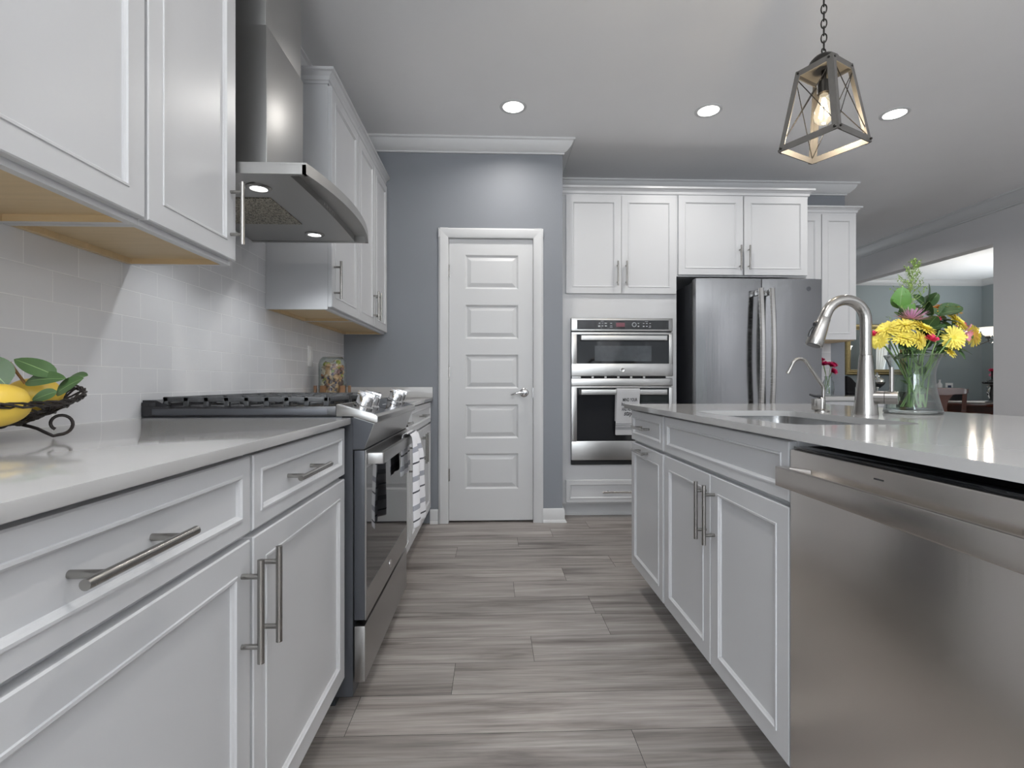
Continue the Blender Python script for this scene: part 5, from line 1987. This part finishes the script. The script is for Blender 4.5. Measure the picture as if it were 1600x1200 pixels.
# potpourri: a crowd of small dried pieces
pm = [mat('dried_piece_' + n_, c, 0.8, noise=0.3, nscale=60) for n_, c in
      (('green', S(160, 168, 80)), ('cream', S(226, 214, 196)), ('brown', S(120, 96, 88)), ('plum', S(78, 68, 90)), ('tan', S(206, 166, 122)), ('orange', S(186, 116, 66)), ('rose', S(150, 110, 104)))]
b = new_bm()
rg = random.Random(33)
for k in range(210):
    a = rg.uniform(0, 2 * PI)
    z = 0.016 + 0.205 * rg.random()
    r = (0.064 if z < 0.19 else 0.05) * (0.8 + 0.2 * rg.random())
    s_ = rg.uniform(0.010, 0.019)
    m = Matrix.Translation((r * math.cos(a) * 0.9, r * math.sin(a) * 0.9, z)) @ Matrix.Rotation(rg.uniform(0, 6), 4, Vector((rg.uniform(-1, 1), rg.uniform(-1, 1), rg.uniform(-1, 1))).normalized())
    q = rg.randrange(7)
    if q == 1 or rg.random() < 0.15:
        tb = bmesh.new()
        petal_ring(tb, 6, s_ * 1.1, s_ * 0.9, 0.4, 0.001, 0, rg=rg)
        merge(b, tb, 1, m)
    else:
        tb = bmesh.new()
        bmesh.ops.create_icosphere(tb, subdivisions=1, radius=s_)
        for v in tb.verts:
            v.co *= rg.uniform(0.75, 1.1)
        tb.transform(Matrix.Diagonal((1, rg.uniform(0.5, 1), rg.uniform(0.5, 1), 1)))
        merge(b, tb, q, m)
lathe(b, [(0, 0.012), (0.05, 0.012), (0.05, 0.2), (0, 0.215)], n=16, mi=4)
o = obj('potpourri', b, pm, None, loc=(JX, JY, CT + 0.0105))
tag(o, 'dried potpourri of green, cream and plum pieces filling the glass jar', 'potpourri', kind='stuff')
t = thing('light_switch', 'white rocker switch plate on the tiled backsplash', 'switch', (XL + 0.0092, 3.02, 1.178), R(90))
b = new_bm()
box(b, -0.037, 0.037, -0.006, 0, -0.060, 0.060, 0.002)
p_ = obj('plate', b, M['plastic'], t)
b = new_bm()
prism(b, [(-0.0055, -0.034), (-0.0085, -0.034), (-0.0105, 0.034), (-0.0055, 0.034)], 'x', -0.017, 0.017, bev=0.0006)
obj('rocker', b, M['plastic'], p_)

# ------------------------------------------------------------------ ceiling lights
for i, (x, y) in enumerate(((0.127, 3.236), (1.396, 3.235), (2.636, 3.229), (0.127, 0.95), (0.127, -1.4), (3.9, 3.23), (3.9, 5.6))):  # last two are unseen, added to brighten the right wall
    lab = ('lit recessed ceiling light above the aisle, leftmost of the three in view', 'lit recessed ceiling light between the aisle and the lantern, middle of the three in view', 'lit recessed ceiling light right of the hanging lantern',
           'recessed ceiling light above the near aisle, out of view',
           'recessed ceiling light behind the viewer',
           'recessed ceiling light by the right wall, out of view past the lantern', 'recessed ceiling light of the hall before the dining room')[i]
    t = thing('recessed_light', lab, 'ceiling light', (x, y, CEIL), 0, 'recessed ceiling lights')
    b = new_bm()
    lathe(b, [(0.066, -0.0005), (0.066, -0.003), (0.078, -0.0045), (0.086, -0.002), (0.087, -0.0003)], n=36)
    obj('trim_ring', b, M['trim'], t)
    b = new_bm()
    lathe(b, [(0, -0.0012), (0.066, -0.0012), (0.066, -0.0005), (0, -0.0005)], n=36)
    obj('lens', b, M['can'], t, smooth=False)
    d = bpy.data.lights.new('downlight', 'AREA')
    d.shape = 'DISK'
    d.size = 0.12
    d.energy = 10.0
    d.color = (1.0, 0.97, 0.93)
    d.spread = R(150)
    lo = bpy.data.objects.new('downlight', d)
    COL.objects.link(lo)
    lo.parent = t
    lo.location = (0, 0, -0.006)

# lantern pendant
PX, PY, PB, PT = 1.187, 1.775, 1.867, 2.152
t = thing('pendant_lantern', 'open metal lantern pendant hung by a chain over the island', 'pendant light', (PX, PY, PB), R(27))
Hh = PT - PB
wb, wt = 0.103, 0.062
def lc(sx, sy, z):
    k = z / Hh
    w_ = wb + (wt - wb) * k
    return Vector((sx * w_, sy * w_, z))
def flat_bar(bm, a, bq, wid, th, nrm, mi=0):
    a, bq, nrm = Vector(a), Vector(bq), Vector(nrm).normalized()
    d_ = (bq - a).normalized()
    nrm = (nrm - d_ * nrm.dot(d_)).normalized()
    sd = d_.cross(nrm)
    tb = bmesh.new()
    vs = [tb.verts.new(p + sd * u * wid / 2 + nrm * v * th / 2) for p in (a, bq) for u, v in ((-1, -1), (1, -1), (1, 1), (-1, 1))]
    for q in ((0, 1, 2, 3), (7, 6, 5, 4), (0, 4, 5, 1), (1, 5, 6, 2), (2, 6, 7, 3), (3, 7, 4, 0)):
        tb.faces.new([vs[i] for i in q])
    bmesh.ops.recalc_face_normals(tb, faces=tb.faces[:])
    merge(bm, tb, mi)
cs = ((1, 1), (-1, 1), (-1, -1), (1, -1))
for name, zz_, wd in (('bottom_frame', 0.011, 0.022), ('top_frame', Hh - 0.010, 0.020)):
    b = new_bm()
    for i in range(4):
        a, c = cs[i], cs[(i + 1) % 4]
        nn = Vector((a[0] + c[0], a[1] + c[1], 0))
        flat_bar(b, lc(*a, zz_), lc(*c, zz_), wd, 0.004, nn)
    obj(name, b, M['lamp_metal'], t, smooth=False)
for s_ in cs:
    b = new_bm()
    p0, p1 = lc(*s_, 0.0), lc(*s_, Hh)
    for ax_ in ((s_[0], 0, 0), (0, s_[1], 0)):
        off = Vector((-s_[0] * 0.008 if ax_[0] == 0 else s_[0] * 0.002, -s_[1] * 0.008 if ax_[1] == 0 else s_[1] * 0.002, 0))
        flat_bar(b, p0 + off, p1 + off, 0.018, 0.003, ax_)
    pst = obj('post', b, M['lamp_metal'], t, smooth=False)
    b = new_bm()
    for p in (p0 + Vector((0, 0, 0.010)), p1 - Vector((0, 0, 0.010))):
        for ax_ in (Vector((s_[0], 0, 0)), Vector((0, s_[1], 0))):
            side = Vector((-s_[0] * 0.008 if ax_.x == 0 else 0, -s_[1] * 0.008 if ax_.y == 0 else 0, 0))
            tube(b, [tuple(p + side + ax_ * 0.002), tuple(p + side + ax_ * 0.0075)], 0.0042, 8)
    obj('bolt', b, M['bronze'], pst)
b = new_bm()
for i in range(4):
    a, c = cs[i], cs[(i + 1) % 4]
    tube(b, [tuple(lc(*a, 0.02)), tuple(lc(*c, Hh - 0.02))], 0.0016, 6)
    tube(b, [tuple(lc(*c, 0.02)), tuple(lc(*a, Hh - 0.02))], 0.0016, 6)
obj('cross_wire', b, M['bronze'], t)
b = new_bm()
box(b, -wt + 0.002, wt - 0.002, -wt + 0.002, wt - 0.002, Hh - 0.008, Hh - 0.004)
obj('top_plate', b, M['lamp_metal'], t, smooth=False)
b = new_bm()
lathe(b, [(0.054, 0), (0.053, 0.012), (0.046, 0.030), (0.032, 0.044), (0.012, 0.052), (0, 0.052)], (0, 0, Hh - 0.0035), 28)
tube(b, [(0.013 * math.cos(2 * PI * i / 20), 0, Hh + 0.058 + 0.013 * math.sin(2 * PI * i / 20)) for i in range(20)], 0.0026, 8, closed=True)
obj('cap', b, M['bronze'], t)
b = new_bm()
z = Hh + 0.067
k = 0
while z < CEIL - PB - 0.03:
    pts = []
    for i in range(18):
        a = 2 * PI * i / 18
        u, v = 0.0088 * math.cos(a), 0.0165 * math.sin(a)
        ang = R(90) * (k % 2) + R(35)
        pts.append((u * math.cos(ang), u * math.sin(ang), z + 0.015 + v))
    tube(b, pts, 0.0024, 6, closed=True)
    z += 0.0262
    k += 1
obj('chain', b, M['bronze'], t)
b = new_bm()
lathe(b, [(0, -0.03), (0.012, -0.03), (0.03, -0.022), (0.062, -0.006), (0.064, -0.001), (0, -0.001)], (0, 0, CEIL - PB), 28)
obj('canopy', b, M['bronze'], t)
b = new_bm()
lathe(b, [(0, 0), (0.008, 0), (0.008, -0.035), (0.021, -0.040), (0.021, -0.082), (0.016, -0.086), (0, -0.086)], (0, 0, Hh - 0.0085), 24)
sk = obj('socket', b, M['bronze'], t)
b = new_bm()
lathe(b, [(0.0135, -0.086), (0.014, -0.096), (0.020, -0.115), (0.0300, -0.142), (0.0325, -0.160), (0.0290, -0.177), (0.016, -0.190), (0, -0.193)], (0, 0, Hh - 0.0085), 28)
obj('bulb', b, M['bulbglass'], t, angle=80)
b = new_bm()
for i in range(6):
    a = 2 * PI * i / 6
    c, s_ = math.cos(a), math.sin(a)
    tube(b, [(0.004 * c, 0.004 * s_, Hh - 0.108), (0.015 * c, 0.015 * s_, Hh - 0.175)], 0.0019, 6)
obj('filament', b, M['filament'], t)
d = bpy.data.lights.new('bulb_light', 'POINT')
d.energy = 7.0
d.color = (1.0, 0.84, 0.62)
d.shadow_soft_size = 0.012
lo = bpy.data.objects.new('bulb_light', d)
COL.objects.link(lo)
lo.parent = t
lo.location = (0, 0, Hh - 0.205)

# ------------------------------------------------------------------ dining room beyond the opening
t = thing('wall_mirror', 'gilt framed mirror on the far dining room wall', 'mirror', (6.52, YF - 0.002, 1.10))
mw, mh = 1.06, 0.86
b = new_bm()
loft_rects(b, mw, mh, [(0, -0.001), (0, -0.030), (0.015, -0.045), (0.03, -0.040), (0.05, -0.050), (0.075, -0.028), (0.085, -0.030), (0.092, -0.012), (0.0925, -0.002)], x=-mw / 2, z=0.06)
fr_ = obj('frame', b, M['gilt'], t, angle=25)
b = new_bm()
box(b, -mw / 2 + 0.0925, mw / 2 - 0.0925, -0.010, -0.004, 0.06 + 0.0925, 0.06 + mh - 0.0925)
obj('mirror_glass', b, M['mirror'], t, smooth=False)

# curtains of the dining room window (seen in the mirror)
for s_, lab in ((-1, 'near'), (1, 'far')):
    def curt(u, v, s_=s_):
        z = 2.42 - 2.36 * v
        k = 0.34 * (1 - 0.62 * math.exp(-((v - 0.62) / 0.22) ** 2))
        y = (WY0 + WY1) / 2 + s_ * (0.66 - k * u)
        return (XD - 0.07 - 0.022 * math.sin(u * 26 + v), y, z)
    b = cloth(curt, 40, 24, 2.3)
    o = tag(obj('sheer_curtain', b, M['curtain'], angle=180), 'white sheer curtain at the %s side of the dining room window' % lab, 'curtain', 'sheer curtains')
    add_solid(o, 0.002)
b = new_bm()
tube(b, [(XD - 0.07, WY0 - 0.30, 2.43), (XD - 0.07, WY1 + 0.30, 2.43)], 0.012, 12)
for y in (WY0 - 0.15, WY1 + 0.15):
    tube(b, [(XD - 0.001, y, 2.43), (XD - 0.07, y, 2.43)], 0.008, 8)
tag(obj('curtain_rod', b, M['bronze']), 'dark curtain rod over the dining room window', 'curtain rod')

# sideboard
t = thing('sideboard', 'black sideboard with a scrolled end against the far dining room wall', 'sideboard', (5.70, 7.93, 0))
b = new_bm()
box(b, 0.02, 1.93, 0.02, 0.45, 0.12, 0.835)
for x in (0.03, 1.87):
    for y in (0.03, 0.39):
        box(b, x, x + 0.05, y, y + 0.05, 0, 0.125)
obj('body', b, M['blackwood'], t, smooth=False)
b = new_bm()
box(b, 0.0, 1.95, 0.0, 0.47, 0.8355, 0.872, 0.004)
obj('top', b, M['blackwood'], t)
for i in range(3):
    b = new_bm()
    loft_rects(b, 0.58, 0.5, [(0, 0.0195), (0, 0.006), (0.004, 0.002), (0.06, 0.002), (0.07, 0.010)], x=0.06 + i * 0.62, z=0.16)
    dq = obj('door', b, M['blackwood'], t, smooth=False)
    b = new_bm()
    loft_rects(b, 0.58, 0.14, [(0, 0.0195), (0, 0.006), (0.004, 0.002), (0.02, 0.002)], x=0.06 + i * 0.62, z=0.68)
    obj('drawer', b, M['blackwood'], t, smooth=False)
b = new_bm()
prism(b, [(0.0, 0.8725), (0.135, 0.8725), (0.135, 0.955), (0.205, 0.960), (0.210, 0.985), (0.185, 1.005), (0.150, 1.020), (0.118, 1.050), (0.085, 1.090), (0.05, 1.115), (0.0, 1.135)], 'y', 0.02, 0.45, bev=0.004)
obj('scrolled_end', b, M['blackwood'], t, smooth=False)
# urn on the sideboard
t = thing('urn', 'small silver urn with a lid on the black sideboard', 'urn', (6.33, 8.12, 0.8725))
b = new_bm()
lathe(b, [(0, 0), (0.055, 0), (0.055, 0.012), (0.022, 0.025), (0.018, 0.05), (0.05, 0.075), (0.105, 0.125), (0.118, 0.165), (0.105, 0.205), (0.06, 0.235), (0.045, 0.245), (0.05, 0.252), (0, 0.252)], n=32)
obj('body', b, M['silver'], t)
b = new_bm()
lathe(b, [(0.05, 0.2525), (0.045, 0.27), (0.02, 0.285), (0.012, 0.295), (0.018, 0.308), (0, 0.32)], n=24)
obj('lid', b, M['silver'], t)
for i, x in enumerate((7.26, 7.36)):
    t = thing('bottle', 'white bottle on the sideboard, %s of the pair behind the dining chair' % ('left', 'right')[i], 'bottle', (x, 8.08, 0.8725), 0, 'white bottles on the sideboard')
    b = new_bm()
    lathe(b, [(0, 0), (0.035, 0), (0.035, 0.11 + 0.02 * i), (0.014, 0.14 + 0.02 * i), (0.014, 0.165 + 0.02 * i), (0, 0.165 + 0.02 * i)], n=20)
    obj('body', b, M['plastic'], t)
    b = new_bm()
    lathe(b, [(0, 0.1655 + 0.02 * i), (0.016, 0.1655 + 0.02 * i), (0.016, 0.185 + 0.02 * i), (0, 0.185 + 0.02 * i)], n=16)
    obj('cap', b, M['palepink'] if i == 0 else M['plastic'], t)
t = thing('picture_frame', 'small white picture card with a dark blue image behind the dining chair', 'picture', (7.50, 8.05, 0.8725), 0)
b = new_bm()
box(b, -0.06, 0.06, 0, 0.012, 0, 0.15, 0.002)
obj('card', b, M['plastic'], t)
b = new_bm()
box(b, -0.03, 0.03, -0.001, -0.0002, 0.04, 0.11)
obj('image', b, mat('dark_blue_print', (0.03, 0.05, 0.10, 1), 0.6, noise=0.4, nscale=60), t, smooth=False)

# dining table
TBX, TBY = 6.62, 6.62
t = thing('dining_table', 'dark red mahogany dining table with a white runner', 'table', (TBX, TBY, 0))
b = new_bm()
prism(b, rounded_rect(-0.62, 0.62, -0.80, 0.80, 0.12), 'z', 0.728, 0.76, bev=0.006)
obj('tabletop', b, M['mahogany'], t)
b = new_bm()
box(b, -0.54, 0.54, -0.72, -0.695, 0.64, 0.7275)
box(b, -0.54, 0.54, 0.695, 0.72, 0.64, 0.7275)
box(b, -0.54, -0.515, -0.695, 0.695, 0.64, 0.7275)
box(b, 0.515, 0.54, -0.695, 0.695, 0.64, 0.7275)
obj('apron', b, M['mahogany'], t, smooth=False)
for sx in (-1, 1):
    for sy in (-1, 1):
        b = new_bm()
        lathe(b, [(0, 0), (0.022, 0), (0.025, 0.05), (0.034, 0.35), (0.024, 0.40), (0.040, 0.46), (0.030, 0.52), (0.042, 0.55), (0.042, 0.64), (0, 0.64)], (sx * 0.47, sy * 0.64, 0), 20)
        obj('leg', b, M['mahogany'], t)
b = new_bm()
box(b, TBX - 0.24, TBX + 0.60, TBY - 0.45, TBY + 0.45, 0.7605, 0.7640)
tag(obj('table_runner', b, M['linen'], smooth=False), 'white cloth laid on the dining table', 'cloth')


def dining_chair(label, x, y, rz):
    """splat back chair, seat towards local -y... back at +y"""
    t = thing('dining_chair', label, 'chair', (x, y, 0), rz, 'mahogany dining chairs')
    b = new_bm()
    prism(b, [(-0.22, 0.20), (0.22, 0.20), (0.25, -0.22), (-0.25, -0.22)], 'z', 0.44, 0.475, bev=0.006)
    obj('seat', b, M['mahogany'], t)
    for sx in (-1, 1):
        b = new_bm()
        tube(b, [(sx * 0.225, -0.19, 0), (sx * 0.225, -0.19, 0.44)], [0.016, 0.022], 12)
        obj('leg', b, M['mahogany'], t)
        b = new_bm()
        pts = [(sx * 0.20, 0.25, 0), (sx * 0.20, 0.205, 0.25), (sx * 0.20, 0.19, 0.46), (sx * 0.205, 0.205, 0.70), (sx * 0.212, 0.245, 0.92)]
        for p, q in zip(pts, pts[1:]):
            flat_bar(b, p, q, 0.042, 0.030, (0, 1, 0))
        obj('back_post', b, M['mahogany'], t, smooth=False)
    b = new_bm()
    n_ = 14
    poly = []
    for i in range(n_ + 1):
        u = i / n_ * 2 - 1
        poly.append((0.245 * u, 0.965 - 0.016 * u ** 4))
    poly += [(0.245, 0.905), (0.215, 0.885), (0.12, 0.880), (0.075, 0.868), (-0.075, 0.868), (-0.12, 0.880), (-0.215, 0.885), (-0.245, 0.905)]
    prism(b, poly, 'y', 0.228, 0.262, bev=0.005)
    obj('crest_rail', b, M['mahogany'], t, smooth=False)
    b = new_bm()
    sp_ = [(-0.055, 0.47), (-0.065, 0.60), (-0.048, 0.72), (-0.060, 0.80), (-0.105, 0.875), (0.105, 0.875), (0.060, 0.80), (0.048, 0.72), (0.065, 0.60), (0.055, 0.47)]
    prism(b, sp_, 'y', 0, 0.014, bev=0.003, mtx=Matrix.Translation((0, 0.200, 0)) @ Matrix.Shear('XZ', 4, (0, 0)) )
    for v in b.verts:
        v.co.y += max(0, (v.co.z - 0.47)) * 0.095
    obj('splat', b, M['mahogany'], t, smooth=False)
    b = new_bm()
    for s_ in (-1, 1):
        box(b, s_ * 0.215 - 0.008, s_ * 0.215 + 0.008, -0.18, 0.20, 0.18, 0.205)
    box(b, -0.21, 0.21, -0.02, 0.0, 0.185, 0.2)
    obj('stretcher', b, M['mahogany'], t, smooth=False)
    return t


dining_chair('mahogany dining chair with a curved splat back, seen right of the glass vase', 5.66, 6.20, R(140))

# things on the dining table
t = thing('flower_pitcher', 'silver pitcher of mixed flowers on the dining table', 'vase', (6.69, 6.50, 0.7645))
b = new_bm()
lathe(b, [(0, 0), (0.06, 0), (0.062, 0.015), (0.05, 0.03), (0.075, 0.08), (0.085, 0.13), (0.07, 0.18), (0.05, 0.22), (0.058, 0.25), (0.055, 0.25), (0.046, 0.22), (0, 0.21)], n=32)
obj('body', b, M['silver'], t)
b = new_bm()
tube(b, [(-0.078, 0, 0.10), (-0.12, 0, 0.14), (-0.12, 0, 0.20), (-0.055, 0, 0.23)], 0.006, 8)
obj('handle', b, M['silver'], t)
TP = (6.69, 6.50)
for i, (dx, dy, dz, s_, mk, kind, lab) in enumerate(((-0.02, -0.03, 0.36, 0.055, 'orange', 'mum', 'golden flower in the silver pitcher on the dining table'), (-0.08, -0.03, 0.35, 0.045, 'palepink', 'carnation', 'pale pink flower at the left of the silver pitcher bouquet'),
                                                     (-0.03, 0.02, 0.41, 0.045, 'hotpink', 'carnation', 'coral pink flower topmost in the silver pitcher'), (0.06, 0.0, 0.36, 0.05, 'yellow', 'mum', 'yellow flower at the right of the silver pitcher bouquet'))):
    flower('flower', lab, 'flower', kind, (TP[0] + dx, TP[1] + dy, 0.7645 + dz), (dx * 4, -0.6, 0.7), s_, M[mk], 500 + i, group='flowers of the dining table pitcher', stem=False)
    b = new_bm()
    tube(b, [(TP[0], TP[1], 0.7645 + 0.215), (TP[0] + dx * 0.6, TP[1] + dy * 0.6, 0.7645 + 0.27), (TP[0] + dx * 0.98, TP[1] + dy * 0.9 + 0.01, 0.7645 + dz - 0.012)], 0.0028, 6)
    r_ = bpy.data.objects[[o.name for o in COL.objects if o.name.startswith('flower') and o.get('label') == lab][0]]
    o = obj('stem', b, M['stem'], r_)
    o.matrix_parent_inverse = Matrix.Translation(-Vector(r_.location))
t = thing('candle_stand', 'dark pewter candle stand with a beaded bowl on the dining table', 'candle stand', (6.50, 6.36, 0.7645))
b = new_bm()
lathe(b, [(0, 0), (0.07, 0), (0.07, 0.012), (0.035, 0.025), (0.022, 0.06), (0.030, 0.11), (0.020, 0.16), (0.016, 0.20), (0.030, 0.23), (0.09, 0.245), (0.095, 0.255), (0, 0.25)], n=28)
obj('body', b, M['pewter'], t)
b = new_bm()
rg = random.Random(3)
for k in range(60):
    a = rg.uniform(0, 2 * PI)
    r = 0.095 * math.sqrt(rg.random())
    tb = bmesh.new()
    bmesh.ops.create_icosphere(tb, subdivisions=1, radius=rg.uniform(0.010, 0.016))
    merge(b, tb, 0, Matrix.Translation((r * math.cos(a), r * math.sin(a), 0.262 + rg.uniform(0, 0.05) * (1 - r / 0.1))))
obj('beads', b, M['pewter'], t)
b = new_bm()
tube(b, [(0.0, 0.0, 0.30), (0.0, 0.0, 0.415)], 0.009, 10)
obj('candle', b, M['blackwood'], t)

# chandelier
CX, CY = 6.93, 6.62
t = thing('chandelier', 'nickel chandelier with lit frosted bell shades in the dining room', 'chandelier', (CX, CY, 1.60))
b = new_bm()
lathe(b, [(0, -0.10), (0.012, -0.09), (0.03, -0.06), (0.05, -0.02), (0.035, 0.03), (0.018, 0.08), (0.018, 0.30), (0.030, 0.33), (0.010, 0.36), (0.007, 1.15), (0, 1.15)], n=24)
obj('column', b, M['nickel'], t)
b = new_bm()
lathe(b, [(0, 1.14), (0.05, 1.15), (0.075, 1.175), (0.078, 1.189), (0, 1.189)], n=28)
obj('canopy', b, M['bronze'], t)
for i in range(5):
    a = R(196 + 72 * i)
    dv = Vector((math.cos(a), math.sin(a), 0))
    b = new_bm()
    P_ = [dv * 0.03 + Vector((0, 0, 0.0)), dv * 0.10 + Vector((0, 0, 0.03)), dv * 0.18 + Vector((0, 0, -0.01)), dv * 0.26 + Vector((0, 0, -0.045)), dv * 0.315 + Vector((0, 0, -0.02)), dv * 0.32 + Vector((0, 0, 0.025))]
    tube(b, [tuple(p) for p in P_], 0.0075, 8)
    lathe(b, [(0, 0.02), (0.028, 0.02), (0.034, 0.035), (0.030, 0.05), (0, 0.05)], tuple(dv * 0.32), 20)
    arm = obj('arm', b, M['nickel'], t)
    b = new_bm()
    lathe(b, [(0.028, 0.05), (0.055, 0.07), (0.068, 0.10), (0.075, 0.14), (0.098, 0.168), (0.095, 0.168), (0.072, 0.142), (0.064, 0.10), (0.052, 0.073), (0.026, 0.054)], tuple(dv * 0.32), 28)
    obj('shade', b, M['shade'], arm)
    d = bpy.data.lights.new('shade_light', 'POINT')
    d.energy = 5.0
    d.color = (1.0, 0.9, 0.75)
    d.shadow_soft_size = 0.03
    lo = bpy.data.objects.new('shade_light', d)
    COL.objects.link(lo)
    lo.parent = t
    lo.location = dv * 0.32 + Vector((0, 0, 0.20))
bpy.context.view_layer.update()
